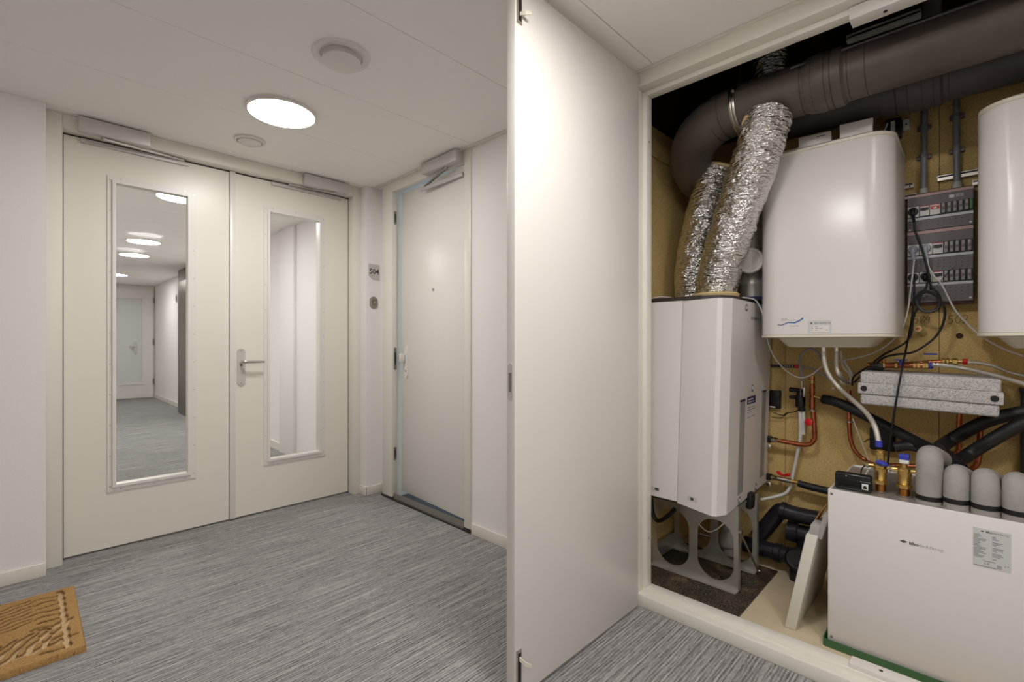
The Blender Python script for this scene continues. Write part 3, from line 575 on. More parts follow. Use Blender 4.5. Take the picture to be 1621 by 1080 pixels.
# ---- coir doormat with carved leaf pattern
def doormat():
    x0, x1, y0, y1 = -.245, .163, 2.44, 3.088
    nx, ny = 150, 236
    X, Y = np.meshgrid(np.linspace(x0, x1, nx), np.linspace(y0, y1, ny)); strokes = []
    r = random.Random(3)
    xb = x1 - .050                                     # pale line beside the right border
    strokes.append(([(xb, y0 + .045), (xb, y1 - .03)], .0055))
    for i in range(7):                                 # short bars hanging off the border
        yb = y1 - .07 - i * .050
        strokes.append(([(xb - .005, yb), (xb - .035, yb + .004 * math.sin(i)), (xb - .07, yb + .010), (xb - .095 + .01 * (i % 3), yb + .004)], .0035 + .001 * (i % 2)))
    for i in range(8):                                 # long strokes of the upper leaf
        yb = y1 - .045 - i * .034
        strokes.append(([(x0 + .02, yb - .11), (x0 + .10, yb - .055), (x0 + .18, yb - .022), (x0 + .255, yb)], .0035))
    for i in range(7):                                 # curved blades of the lower leaf
        xs_ = x0 + .03 + i * .042; yb = y0 + .06 + .006 * i
        strokes.append(([(xs_, yb), (xs_ + .018, yb + .05), (xs_ + .05, yb + .105), (xs_ + .10, yb + .15 + .008 * i)], .0042 + .0022 * (i % 2)))
        strokes.append(([(xs_ + .02, yb - .01), (xs_ + .06, yb + .012), (xs_ + .10, yb + .035)], .004))
    for i in range(5):
        yb = y0 + .05 + i * .052; strokes.append(([(xb - .005, yb), (xb - .04, yb - .008), (xb - .075, yb + .008)], .0042))
    g = np.zeros_like(X)
    wx = X + .003 * np.sin(Y * 95) ; wy = Y + .004 * np.sin(X * 80 + Y * 40)
    for pts, wd in strokes:
        D = np.full_like(X, 9.0)
        for (ax, ay), (bx, by) in zip(pts[:-1], pts[1:]):
            t = np.clip(((wx-ax)*(bx-ax) + (wy-ay)*(by-ay)) / ((bx-ax)**2 + (by-ay)**2), 0, 1)
            D = np.minimum(D, np.hypot(wx - ax - t*(bx-ax), wy - ay - t*(by-ay)))
        g = np.maximum(g, np.clip((wd*1.5 + .004 - D) / .0045, 0, 1))
    rng = np.random.default_rng(5)
    H = .024 - .017 * g + rng.normal(0, .0007, X.shape)
    edge = np.minimum(np.minimum(X - x0, x1 - X), np.minimum(Y - y0, y1 - Y))
    H = np.where(edge < 1e-6, .0, H - .006 * np.clip(1 - edge / .006, 0, 1))
    J = rng.normal(0, .0012, X.shape)
    Xe = X + J * (edge < .004); Ye = Y + rng.normal(0, .0012, X.shape) * (edge < .004)
    me = bpy.data.meshes.new('doormat')
    c = ((x0+x1)/2, (y0+y1)/2)
    vs = np.stack([Xe - c[0], Ye - c[1], H + .001], -1).reshape(-1, 3).tolist()
    fs = [(j*nx+i, j*nx+i+1, (j+1)*nx+i+1, (j+1)*nx+i) for j in range(ny-1) for i in range(nx-1)]
    me.from_pydata(vs, [], fs); me.shade_smooth()
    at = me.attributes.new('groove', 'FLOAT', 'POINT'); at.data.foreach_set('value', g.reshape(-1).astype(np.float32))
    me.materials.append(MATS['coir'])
    o = bpy.data.objects.new('doormat', me); COL.objects.link(o); o.location = (c[0], c[1], 0)
    tag(o, 'golden brown coir doormat with carved leaf pattern on the carpet', 'doormat')
doormat()

# ================================================================ CLOSET CONTENTS
LX = ((0, -1, 0), (0, 0, 1))       # lettering that faces the corridor

# ---- ventilation unit, turned so that its front faces right
RV = Vector((.698, -.716, 0))
def lean(mb, k=.027): return mb.xform(lambda p: p + RV * (k * (p.z - .426) / .96))
vu = thing('ventilation_unit', (2.45, 1.0, .426), 'tall white ventilation unit on a metal stand in the left of the closet', 'ventilation unit')
def slab(poly, z0, z1): return [[(x, y, z0) for x, y in poly], [(x, y, z1) for x, y in poly]]
lean(MB().loft(slab([(2.164, 1.0145), (2.164, 1.235), (2.86, 1.235), (2.86, 1.0145)], .432, 1.388))).build('casing', 'white_unit', vu, smooth=False)
lean(MB().loft(slab([(2.103, .828), (2.113, .81), (2.165, .786), (2.85, .820), (2.85, 1.0125), (2.164, 1.0125)], .426, 1.386))).build('front_cover', 'white_unit', vu, smooth=False)
lean(MB().loft(slab([(2.18, .93), (2.22, .86), (2.28, .83), (2.845, .832), (2.845, 1.225), (2.18, 1.225)], 1.38, 1.409))).build('top_plate', 'dark_top', vu, smooth=False)
lean(MB().loft(slab([(2.14, .84), (2.19, .80), (2.84, .832), (2.84, 1.22), (2.19, 1.22), (2.19, 1.0)], .4145, .44))).build('base_tray', 'dark_top', vu, smooth=False)
fd = Vector((2.85 - 2.165, .82 - .786, 0)).normalized(); fn = Vector((fd.y, -fd.x, 0))
def onface(x, z, off=0.0): t = (x - 2.165) / fd.x; p = Vector((2.165, .786, 0)) + fd * t + fn * off; return Vector((p.x, p.y, z))
def facequad(x0, x1, z0, z1, d):
    a, b = onface(x0, 0, -.001), onface(x1, 0, -.001); c, e = onface(x1, 0, d), onface(x0, 0, d)
    return lean(MB().loft([[(q.x, q.y, z0) for q in (a, b, c, e)], [(q.x, q.y, z1) for q in (a, b, c, e)]]))
for gx, z0, z1 in ((2.315, .475, .918), (2.695, .476, .934)):
    g = facequad(gx, gx + .082, z0, z1, .0015).build('grip_strip', 'grey_strip', vu, smooth=False)
    facequad(gx, gx + .082, z1 - .008, z1 + .002, .003).build('grip_edge', 'print_dark', g, smooth=False)
for x, z in ((2.372, 1.355), (2.672, 1.355), (2.512, .963), (2.345, .447), (2.625, .447)):
    c = lean(MB().lathe([(.018, -.001), (.018, .003), (.015, .004), (.012, .002)], onface(x, z), fn, 20)).build('cover_lock', 'print_grey', vu)
    lean(MB().cyl(onface(x, z, .001), onface(x, z, .0045), .008, 12)).build('lock_core', 'white_unit', c)
b_ = facequad(2.43, 2.575, .887, .924, .0012).build('sticker', 'navy', vu, smooth=False)
mb = MB()
for k, (a, b) in enumerate(((2.445, 2.53), (2.445, 2.55))):
    o = onface(a, .908 - k * .012, .0014); mb.loft([[tuple(onface(a, .907 - k*.012, .0014)), tuple(onface(b, .907 - k*.012, .0014)), tuple(onface(b, .907 - k*.012 + .006 - k*.002, .0014)), tuple(onface(a, .907 - k*.012 + .006 - k*.002, .0014))],
        [tuple(onface(a, .907 - k*.012, .0018)), tuple(onface(b, .907 - k*.012, .0018)), tuple(onface(b, .907 - k*.012 + .006 - k*.002, .0018)), tuple(onface(a, .907 - k*.012 + .006 - k*.002, .0018))]])
lean(mb).build('sticker_print', 'white', b_, smooth=False)
mb = MB()
for k, (a, b) in enumerate(((2.44, 2.56), (2.44, 2.57), (2.44, 2.51), (2.43, 2.49), (2.51, 2.57))):
    z = .868 - k * .011 - (.014 if k > 2 else 0) + (.011 if k == 4 else 0)
    mb.loft([[tuple(onface(q, zz, d)) for q, zz in ((a, z), (b, z), (b, z + .003), (a, z + .003))] for d in (0, .0008)])
lean(mb).build('notice_print', 'print_grey', vu, smooth=False)
lean(MB().text('itho daalderop', .024, onface(2.455, 1.302, 0), fd, (0, 0, 1), .0008)).build('logo_lettering', 'print_dark', vu, smooth=False)
p0, p1 = Vector((2.164, 1.013, 0)), Vector((2.103, .828, 0)); sdv = (p1 - p0).normalized(); sn = Vector((sdv.y, -sdv.x, 0)) * (-1)
if sn.x > 0: sn = -sn
for t0, w, lab in ((.062, .052, 'grey type label'),):
    q = [p0 + sdv * t + sn * d for t in (t0, t0 + w) for d in (-.0005, .0008)]
    lb = lean(MB().loft([[(q[i].x, q[i].y, z) for i in (0, 2, 3, 1)] for z in (.460, .480)])).build('type_label', 'label_silver', vu, smooth=False)
    q = [p0 + sdv * t + sn * d for t in (t0 + .017, t0 + .034) for d in (-.0005, .0013)]
    lean(MB().loft([[(q[i].x, q[i].y, z) for i in (0, 2, 3, 1)] for z in (.464, .476)])).build('label_print', 'print_dark', lb, smooth=False)
lb = lean(B(2.1632, 2.166, 1.105, 1.150, .460, .478)).build('type_label', 'label_silver', vu, smooth=False)
lean(B(2.1625, 2.166, 1.108, 1.128, .463, .475)).build('label_print', 'print_dark', lb, smooth=False)
cq = onface(2.51, .39); lean(B(cq.x - .03, cq.x + .03, cq.y - .022, cq.y + .006, .368, .446, bev=.008)).build('drain_clip', 'black', vu)

# ---- stand of two perforated plates
st = thing('unit_stand', (2.48, 1.02, .008), 'galvanised stand with large oval holes under the ventilation unit', 'stand')
def stadium(cy, cz, hw, hh, n=10):
    out = []
    for k in range(2*n + 1): a = math.pi * k / (2*n); out.append((cy + hw*math.cos(a), cz + hh - hw + hw*math.sin(a)))
    for k in range(2*n + 1): a = math.pi + math.pi * k / (2*n); out.append((cy + hw*math.cos(a), cz - hh + hw + hw*math.sin(a)))
    return out
for px in (2.345, 2.612):
    p = MB().prism(rect(.80, 1.24, .012, .414), 'x', px, px + .003, [stadium(.905, .182, .087, .146), stadium(1.122, .182, .087, .146)]).build('side_plate', 'galv', st, smooth=False)
    B(px - (.0 if px > 2.5 else .0), px + .028, .797, .80, .012, .414).build('flange', 'galv', p, smooth=False)
    B(px - .03, px + .003, .80, 1.24, .010, .0135).build('foot_flange', 'galv', p, smooth=False)
B(2.345, 2.64, 1.236, 1.239, .012, .10).build('cross_tie', 'galv', st, smooth=False)
B(2.348, 2.612, .803, 1.236, .402, .4115).build('top_tie', 'galv', st, smooth=False)
MB().cyl((2.349, .792, .297), (2.612, .790, .022), .0055, 10).cyl((2.349, .796, .297), (2.349, .782, .297), .009, 10).cyl((2.612, .796, .024), (2.612, .780, .024), .009, 10).build('brace_rod', 'steel', st)
tag(B(2.045, 2.72, .728, 1.255, 0, .008, bev=.002).build('rubber_mat', 'rubber'), 'worn black rubber mat under the metal stand', 'mat')

# ---- loose bits under the ventilation unit
tag(MB().tube(PATHS['blk_hose_unit'], .0105, 10).build('drain_hose', 'black'), 'black hose looping under the left of the ventilation unit', 'hose')
tag(MB().tube(PATHS['hr_wire'], .0028, 8).build('thin_wire', 'cable_grey'), 'thin grey wire hanging below the ventilation unit', 'wire')
tr = thing('drain_trap', (2.75, .99, .0), 'grey plastic drain trap standing behind the metal stand', 'drain')
MB().tube([(2.75, 1.0, .40), (2.75, 1.0, .17), (2.75, .995, .12)], .032, 16).build('trap_pipe', 'pvc_grey', tr)
MB().lathe([(.03, 0), (.052, .01), (.056, .05), (.045, .075), (.034, .10)], (2.75, .99, .045), (0, 0, 1), 20).build('trap_cup', 'pvc_grey', tr)
MB().cyl((2.75, .99, .0), (2.75, .99, .05), .04, 16).build('trap_foot', 'pvc_grey', tr)

# ---- insulated ducts below the void
du = thing('insulated_duct', (2.30, .1, 2.15), 'thick dark brown insulated duct crossing the closet in front, with elbow', 'duct')
MB().cyl((2.30, -.945, 2.262), (2.30, .40, 2.262), .101, 36).build('straight_pipe', 'duct', du)
MB().lathe([(.100, 0), (.112, .012), (.113, .06), (.116, .09), (.110, .13), (.103, .145)], (2.30, .365, 2.262), (0, 1, 0), 36).build('sleeve', 'duct', du)
el = [(2.30, .49, 2.262), (2.30, .62, 2.264), (2.30, .78, 2.262), (2.312, .90, 2.248), (2.362, 1.005, 2.205), (2.46, 1.075, 2.145), (2.60, 1.10, 2.10), (2.70, 1.10, 2.08)]
MB().tube(el, [.104, .104, .105, .108, .11, .108, .105, .105], 36, res=6).build('elbow', 'duct', du)
def ring(p, d, r, w, name, mat, parent): return MB().lathe([(r - .004, -w/2), (r, -w/2), (r, w/2), (r - .004, w/2)], p, d, 40).build(name, mat, parent)
for y, r in ((.30, .1022), (.355, .1022), (.410, .1142), (.43, .1142), (.475, .1130), (.515, .106)): ring((2.30, y, 2.262), (0, 1, 0), r, .0025, 'tape_seam', 'duct_seam', du)
for y, r in ((.835, .1075), (.868, .1085), (.90, .109)):
    d = Vector((.12 + (y - .835) * 2.2, 1, -.08)).normalized(); ring((2.303 + (y - .835) * .16, y, 2.2575 - (y - .835) * .15), d, r, .0025, 'tape_seam', 'duct_seam', du)
MB().tube([(2.215, .55, 2.326), (2.215, .30, 2.3255), (2.215, .0, 2.3255), (2.215, -.5, 2.3255), (2.215, -.9, 2.3255)], .006, 6).build('glue_seam', 'duct_far', du)
cl = thing('pipe_clamp', (2.30, .775, 2.15), 'bright metal clamp ring with hanging rod round the front duct', 'pipe clamp')
MB().lathe([(.106, -.013), (.1115, -.013), (.1135, -.005), (.1115, 0), (.1135, .005), (.1115, .013), (.106, .013)], (2.30, .775, 2.262), (.03, 1, -.03), 40).build('clamp_ring', 'steel', cl)
MB().cyl((2.203, .777, 2.318), (2.190, .767, 2.318), .007, 8).build('clamp_bolt', 'chrome', cl)
MB().cyl((2.30, .775, 2.37), (2.30, .775, 2.90), .004, 8).cyl((2.30, .775, 2.372), (2.30, .775, 2.40), .008, 8).build('threaded_rod', 'steel', cl)
d2_ = thing('insulated_duct', (2.60, .0, 2.17), 'second dark insulated duct running behind the front duct', 'duct')
MB().cyl((2.60, -.945, 2.270), (2.60, .12, 2.270), .101, 32).build('straight_pipe', 'duct_far', d2_)
MB().cyl((2.60, .26, 2.275), (2.60, .70, 2.285), .098, 32).build('rear_pipe', 'duct_far', d2_)
MB().lathe([(.100, 0), (.109, .01), (.110, .10), (.101, .16), (.100, .20)], (2.60, .09, 2.270), (0, 1, 0), 32).build('sleeve', 'duct_far', d2_)
for y, r in ((.075, .1035), (.12, .1115), (.155, .1115), (.20, .1115), (.24, .106)): ring((2.60, y, 2.271), (0, 1, 0), r, .0025, 'tape_seam', 'duct_seam', d2_)

# ---- silver flexible ducts
def wobble(seed, amp):
    rr = random.Random(seed); ph = [(rr.uniform(14, 46), rr.randint(0, 3), rr.uniform(0, 6.28), rr.uniform(.3, 1)) for _ in range(9)]
    ph += [(rr.uniform(60, 130), rr.randint(1, 9), rr.uniform(0, 6.28), rr.uniform(.3, .8)) for _ in range(8)]
    tot = sum(p[3] for p in ph)
    def f(t, a): return 1 + amp * sum(w * math.sin(fq * t * 2 + k * a * 6.283 + o) for fq, k, o, w in ph) / tot * 2.2
    return f
fx = thing('foil_duct', (2.35, .8, 1.41), 'front crinkled silver foil duct rising from the ventilation unit', 'duct', 'foil ducts')
MB().tube([(2.264, .646, 2.180), (2.263, .648, 2.170), (2.262, .652, 2.155), (2.275, .675, 2.10), (2.310, .735, 1.95), (2.350, .812, 1.78), (2.385, .878, 1.62), (2.405, .915, 1.51), (2.415, .930, 1.43)], [.084, .092, .096, .099, .100, .099, .099, .098, .097], 44, res=16, wob=wobble(1, .065)).build('foil_hose', 'foil', fx)
MB().tube([(2.215, .735, 2.150), (2.205, .715, 2.172), (2.20, .69, 2.182), (2.205, .66, 2.184)], [.008, .014, .013, .006], 12).build('wool_rim', 'wool', fx)
MB().lathe([(.07, 0), (.106, .004), (.110, .018), (.09, .030)], (2.415, .930, 1.409), (0, 0, 1), 28).build('wool_rim', 'wool', fx)
fy = thing('foil_duct', (2.52, 1.05, 1.41), 'rear crinkled silver foil duct against the left closet wall', 'duct', 'foil ducts')
MB().tube([(2.54, .965, 2.10), (2.535, .99, 2.02), (2.525, 1.035, 1.86), (2.515, 1.07, 1.68), (2.51, 1.085, 1.54), (2.51, 1.085, 1.43)], [.088, .092, .096, .098, .098, .094], 40, res=16, wob=wobble(2, .065)).build('foil_hose', 'foil', fy)
MB().lathe([(.06, 0), (.088, .004), (.09, .014), (.07, .024)], (2.541, .96, 2.098), (0, -.35, .94), 24).build('wool_rim', 'wool', fy)
MB().lathe([(.07, 0), (.098, .002), (.10, .014), (.085, .022)], (2.51, 1.085, 1.409), (0, 0, 1), 24).build('wool_rim', 'wool', fy)
fz = thing('foil_duct', (2.46, .69, 2.37), 'short silver foil duct dropping from the dark void', 'duct', 'foil ducts')
MB().tube([(2.47, .69, 2.85), (2.46, .69, 2.70), (2.455, .69, 2.52), (2.45, .69, 2.385)], [.072, .072, .073, .073], 32, res=14, wob=wobble(3, .06)).build('foil_hose', 'foil', fz)
MB().lathe([(.073, 0), (.077, .002), (.077, .03), (.073, .032)], (2.45, .69, 2.37), (0, 0, 1), 28).build('collar', 'dark_top', fz)

# ---- galvanised tee with white end cap
te = thing('duct_tee', (2.66, .84, 1.409), 'galvanised duct tee with a round white end cap above the unit', 'duct fitting')
MB().lathe([(.060, 0), (.062, .01), (.062, .075), (.0645, .08), (.0645, .09), (.062, .095), (.062, .36), (.058, .37), (.058, .66)], (2.66, .84, 1.409), (0, 0, 1), 28).build('tee_pipe', 'galv', te)
MB().cyl((2.66, .84, 1.603), (2.55, .812, 1.603), .058, 28).build('tee_branch', 'galv', te)
cp = MB().lathe([(.054, 0), (.062, .002), (.0645, .010), (.0645, .024), (.060, .030), (.050, .031), (.046, .026), (0, .025)], (2.575, .818, 1.603), (-.98, -.2, 0), 32).build('end_cap', 'white', te)
MB().lathe([(.064, .0), (.066, .002), (.066, .012), (.064, .014)], (2.66, .84, 1.412), (0, 0, 1), 28).build('seal_band', 'navy', te)

# ---- two wall-hung water tanks
def tankplan(cy, z, hw=.256, xf=2.435, xb=2.905, rf=.10, rb=.04, inset=0.0, bulge=.004):
    hw -= inset; xf += inset; xb -= inset; pts = []; n = 10
    yl, yr = cy + hw, cy - hw
    for k in range(n + 1): a = math.radians(90*k/n); pts.append((xf + rf - rf*math.sin(a), yl - rf + rf*math.cos(a)))
    for k in range(1, 8):
        t = k/8; pts.append((xf - bulge*math.sin(math.pi*t), (yl - rf)*(1-t) + (yr + rf)*t))
    for k in range(n + 1): a = math.radians(90*k/n); pts.append((xf + rf - rf*math.cos(a), yr + rf - rf*math.sin(a)))
    for k in range(5): a = math.radians(90*k/4); pts.append((xb - rb + rb*math.sin(a), yr + rb - rb*math.cos(a)))
    for k in range(5): a = math.radians(90*k/4); pts.append((xb - rb + rb*math.cos(a), yl - rb + rb*math.sin(a)))
    return [(x, y, z) for x, y in pts]
def tank(cy, label):
    t = thing('water_tank', (2.67, cy, 1.163), label, 'water heater', 'wall-hung water tanks')
    MB().loft([tankplan(cy, z, inset=i) for z, i in ((1.222, .006), (1.226, .001), (1.232, 0), (2.036, 0), (2.046, .004))]).build('tank_body', 'enamel', t, angle=25)
    MB().loft([tankplan(cy, z, inset=i) for z, i in ((2.044, .003), (2.048, -.001), (2.058, -.001), (2.066, .010), (2.070, .03))]).build('top_lid', 'cream', t, angle=25)
    MB().loft([tankplan(cy, z, inset=i) for z, i in ((1.224, -.0015), (1.214, -.0015), (1.212, .004))]).build('bottom_rim', 'cream', t, angle=25)
    MB().loft([tankplan(cy, z, inset=i, rf=max(.05, .13 - i), bulge=0) for z, i in ((1.215, .055), (1.176, .092), (1.168, .102))]).build('bottom_tray', 'cream', t, angle=25)
    return t
t1 = tank(.490, 'white wall-hung water tank in the middle of the closet, complete in view')
t2 = tank(-.264, 'white wall-hung water tank cut off by the right edge of the picture')
for t, cy in ((t1, .49), (t2, -.264)):
    B(2.430 - .004, 2.4345 - .003, cy - .03, cy + .03, 2.047, 2.056, bev=.0008).build('lid_badge', 'white', t)
# print on the first tank
def frontx(y, cy=.49):
    yl = cy + .256 - .10
    if y > yl: return 2.435 + .10 - math.sqrt(.10**2 - (y - yl)**2)
    return 2.435 - .0041 * math.sin(math.pi * min(max((yl - y) / (2*.156), 0), 1))
def onfront(mb, off): return mb.xform(lambda p: Vector((frontx(p.y) - off - p.x, p.y, p.z)))
WT = [0, .15, .42, .66, .85, 1.0]; WZ = [1.270, 1.268, 1.281, 1.279, 1.288, 1.300]
pb = MB(); nb = 24
for k in range(nb):
    ta, tb = k/nb, (k+1)/nb; za, zb = float(np.interp(ta, WT, WZ)), float(np.interp(tb, WT, WZ)); wa, wb = .0010 + .0042*ta, .0010 + .0042*tb
    ya, yb = .655 - .105*ta, .655 - .105*tb
    pb.add([(0, ya, za - wa), (0, yb, zb - wb), (0, yb, zb + .001), (0, ya, za + .001)], [(0, 1, 2, 3)])
onfront(pb, .0009).build('wave_print', 'label_blue', t1, smooth=False, label='blue wave print')
pb = MB()
for k in range(nb):
    ta, tb = k/nb, (k+1)/nb; za, zb = float(np.interp(ta, WT, WZ)), float(np.interp(tb, WT, WZ))
    ya, yb = .655 - .105*ta, .655 - .105*tb
    pb.add([(0, ya, za), (0, yb, zb), (0, yb, zb + .0022), (0, ya, za + .0022)], [(0, 1, 2, 3)])
onfront(pb, .0012).build('wave_print', 'navy', t1, smooth=False)
def bars(rows, th=.0022):
    m = MB()
    for ya, yb, z in rows:
        n = max(1, int(abs(ya - yb) / .012))
        for i in range(n):
            a = ya + (yb-ya)*i/n; b = ya + (yb-ya)*(i+.8)/n; m.add([(0, a, z), (0, b, z), (0, b, z + th), (0, a, z + th)], [(0, 1, 2, 3)])
    return m
onfront(bars([(.640, .612, 1.296), (.640, .578, 1.290), (.604, .566, 1.263)], .0018), .001).build('small_print', 'print_grey', t1, smooth=False)
onfront(MB().add([(0, .532 - .0097*(k % 10), 1.2305 if k < 10 else 1.2865) for k in range(20)], [(k, k+1, k+11, k+10) for k in range(9)]), .0008).build('type_label', 'label_silver', t1, smooth=False)
onfront(MB().add([(0, .5225 - .0078*(k % 10), 1.236 if k < 10 else 1.264) for k in range(20)], [(k, k+1, k+11, k+10) for k in range(9)]), .0012).build('label_field', 'white', t1, smooth=False)
onfront(MB().text('itho daalderop', .0105, (0, .508, 1.272), *LX, 0), .0014).build('label_lettering', 'print_dark', t1, smooth=False)
onfront(bars([(.520, .511, 1.257), (.520, .511, 1.250), (.520, .511, 1.243), (.504, .490, 1.257), (.504, .474, 1.250), (.504, .492, 1.243), (.466, .454, 1.243)], .002), .0016).build('label_print', 'print_grey', t1, smooth=False)
onfront(MB().add([(0, .526, 1.275), (0, .519, 1.272), (0, .512, 1.275), (0, .519, 1.278)], [(0, 1, 2, 3)]), .0014).build('label_diamond', 'print_dark', t1, smooth=False)

# ---- boxes and a small module on top of the first tank
def small_box(label, x, y0, y1, z0, z1, dx, rz):
    t = thing('white_box', (x + dx/2, (y0+y1)/2, z0), label, 'box', 'boxes on the tank')
    R = Matrix.Rotation(rz, 3, 'Z')
    B(x, x + dx, y0, y1, z0, z1, bev=.002, rot=R).build('carton', 'white', t)
    pv = Vector((x + dx/2, (y0+y1)/2, 0))
    m = MB().box(x - .0006, x + .001, y0 + .02, y0 + .055, z1 - .016, z1 - .012)
    m.text('A  M', .014, (x - .0004, y1 - .012, z0 + .012), *LX, .0004)
    m.xform(lambda p: pv.xyz * 1 + (R @ (p - pv))).build('carton_print', 'print_grey', t, smooth=False)['kind'] = 'stuff'
small_box('flat white carton with small print lying on the tank top beside the foil duct', 2.52, .470, .595, 2.071, 2.142, .12, .10)
tb = thing('white_box', (2.60, .375, 2.071), 'plain white box standing at an angle on the tank top', 'box', 'boxes on the tank')
B(2.52, 2.66, .322, .438, 2.071, 2.150, bev=.003, rot=Matrix.Rotation(.12, 3, 'Z')).build('carton', 'white', tb)
B(2.522, 2.66, .3205, .4395, 2.128, 2.1525, bev=.003, rot=Matrix.Rotation(.12, 3, 'Z')).build('lid', 'white', tb)
nt_ = thing('folded_sheet', (2.52, .64, 2.071), 'loose white sheet lying on the tank top by the foil duct', 'paper')
MB().loft([[(2.455, .66, 2.072), (2.455, .56, 2.072), (2.455, .56, 2.074), (2.455, .66, 2.074)], [(2.50, .67, 2.085), (2.50, .55, 2.078), (2.50, .55, 2.08), (2.50, .67, 2.087)], [(2.60, .67, 2.09), (2.60, .55, 2.072), (2.60, .55, 2.074), (2.60, .67, 2.092)]]).build('sheet', 'white', nt_, smooth=False)

# ---- fuse board
fb = thing('fuse_board', (2.89, .115, 1.362), 'grey fuse board with three rows of switches between the tanks', 'fuse board')
B(2.862, 2.93, .004, .2265, 1.362, 1.872, bev=.002).build('housing', 'fuse_side', fb)
FX = 2.855
for z0, z1 in ((1.854, 1.866), (1.684, 1.698)): B(FX - .003, 2.862, .0055, .2245, z0, z1).build('pink_stripe', 'fuse_stripe', fb, smooth=False)
for z0, z1 in ((1.813, 1.8535), (1.640, 1.6835)): B(FX - .003, 2.862, .0055, .2245, z0, z1, bev=.001).build('cover_panel', 'fuse_grey', fb, smooth=False)
for z0, z1 in ((1.748, 1.760), (1.572, 1.584), (1.446, 1.458)): B(FX - .0045, 2.862, .0055, .2245, z0, z1, bev=.001).build('label_strip', 'fuse_label', fb, smooth=False)
for z0, z1, nr in ((1.701, 1.7475, 2), (1.511, 1.5715, 3), (1.372, 1.4455, 3)):
    p = B(FX - .003, 2.862, .0055, .2245, z0, z1, bev=.001).build('lower_panel', 'fuse_grey', fb, smooth=False)
    m = MB()
    for r in range(nr):
        for k in range(11): m.box(FX - .0036, FX - .0028, .214 - k*.0195, .218 - k*.0195, z1 - .014 - r*.016, z1 - .011 - r*.016)
    m.build('dimples', 'black', p, smooth=False)
for y, z in ((.014, 1.712), (.216, 1.708), (.014, 1.385), (.216, 1.385)): MB().lathe([(.0045, 0), (.004, .002), (0, .0025)], (FX - .003, y, z), (-1, 0, 0), 12).build('cover_screw', 'white', fb)
m = MB().box(FX - .0034, FX - .003, .066, .083, 1.829, 1.842)
m.build('print_block', 'fuse_label', fb, smooth=False)
m = MB()
for k in range(4):
    for a, b in ((.062, .048), (.046, .036)): m.box(FX - .0034, FX - .003, b, a, 1.830 + k*.0035, 1.8315 + k*.0035)
for k in range(5): m.box(FX - .0034, FX - .003, .2135 - k*.006, .2178 - k*.006, 1.8585, 1.8625)
m.build('panel_print', 'fuse_label', fb, smooth=False)
for z0, z1 in ((1.760, 1.813), (1.584, 1.640), (1.458, 1.511)): B(FX - .003, 2.862, .0055, .2245, z0, z1).build('rail_backing', 'black', fb, smooth=False)
def socket(y0, y1, z0, z1):
    s_ = B(FX - .010, FX, y0, y1, z0, z1, bev=.001).build('socket', 'white_plastic', fb)
    MB().lathe([(.0195, 0), (.0195, .0012), (.0175, .0012), (.0165, -.006), (0, -.006)], (FX - .0102, (y0+y1)/2, (z0+z1)/2), (-1, 0, 0), 24).build('socket_well', 'fuse_label', s_)
def mswitch(y0, y1, z0, z1, red):
    s_ = B(FX - .012, FX, y0, y1, z0, z1, bev=.001).build('main_switch', 'white_plastic', fb, label='white main switch with red toggle' if red else None)
    B(FX - .015, FX - .012, y0 + .002, y1 - .002, z0 + (z1-z0)*.50, z0 + (z1-z0)*.78).build('toggle_slot', 'red' if red else 'black', s_, smooth=False)
    B(FX - .021, FX - .012, (y0+y1)/2 - .006, (y0+y1)/2 + .006, z0 + (z1-z0)*.48, z0 + (z1-z0)*.66, bev=.001).build('toggle', 'white' if red else 'black', s_)
    B(FX - .0125, FX - .0118, y0 + .001, y1 - .001, z1 - .005, z1 - .0005).build('switch_mark', 'pink_print', s_, smooth=False)
def breakers(ys_, z0, z1):
    for y in ys_:
        b_ = B(FX - .016, FX - .002, y - .0058, y + .0058, z0, z1, bev=.002).build('breaker', 'breaker', fb)
        B(FX - .018, FX - .0155, y - .004, y + .004, z0 + (z1-z0)*.35, z0 + (z1-z0)*.62, bev=.001).build('breaker_toggle', 'fuse_grey', b_)
socket(.184, .2235, 1.764, 1.811); mswitch(.148, .181, 1.765, 1.811, False); mswitch(.111, .1455, 1.764, 1.812, True)
breakers((.101, .082, .0635, .045, .026), 1.766, 1.810)
B(FX - .010, FX, .0075, .017, 1.768, 1.812, bev=.001).build('earth_terminal', 'green_dark', fb)
for z0, z1 in ((1.588, 1.637), (1.462, 1.509)):
    socket(.184, .2235, z0, z1); socket(.1385, .181, z0, z1); mswitch(.102, .1365, z0, z1, False); breakers((.092, .074, .056, .037, .017), z0 + .001, z1 - .001)

# plugs with their leads
def plug(label, y, z, mat, cablemat, path, r, flat=False):
    t = thing('power_plug', (FX - .03, y, z - .03), label, 'plug', 'plugs in the fuse board')
    MB().lathe([(.0165, 0), (.0182, .003), (.0182, .012), (.015, .018), (.0, .020)], (FX - .011, y, z), (-1, 0, 0), 24).build('plug_head', mat, t)
    MB().tube([(FX - .026, y, z + .006), (FX - .034, y, z - .004), (FX - .036, y, z - .020), (path[0][0], path[0][1], path[0][2])], [.009, .0095, .0075, .005], 12).build('strain_relief', mat, t)
    MB().tube(path, r, 8, res=6).build('cable', cablemat, t)
plug('black plug in the top row, its lead crossing the board to a coil', .2035, 1.788, 'black', 'black', PATHS['plug_cable_top'] + PATHS['coil'], .0047)
plug('grey plug at the left of the middle row, lead sagging to the ventilation unit', .2035, 1.614, 'plug_grey', 'cable_grey', PATHS['grey_cable_l'], .0034)
plug('grey plug second in the middle row, lead running right past the tank', .1600, 1.616, 'plug_grey', 'cable_grey', PATHS['grey_cable_r'], .0034)
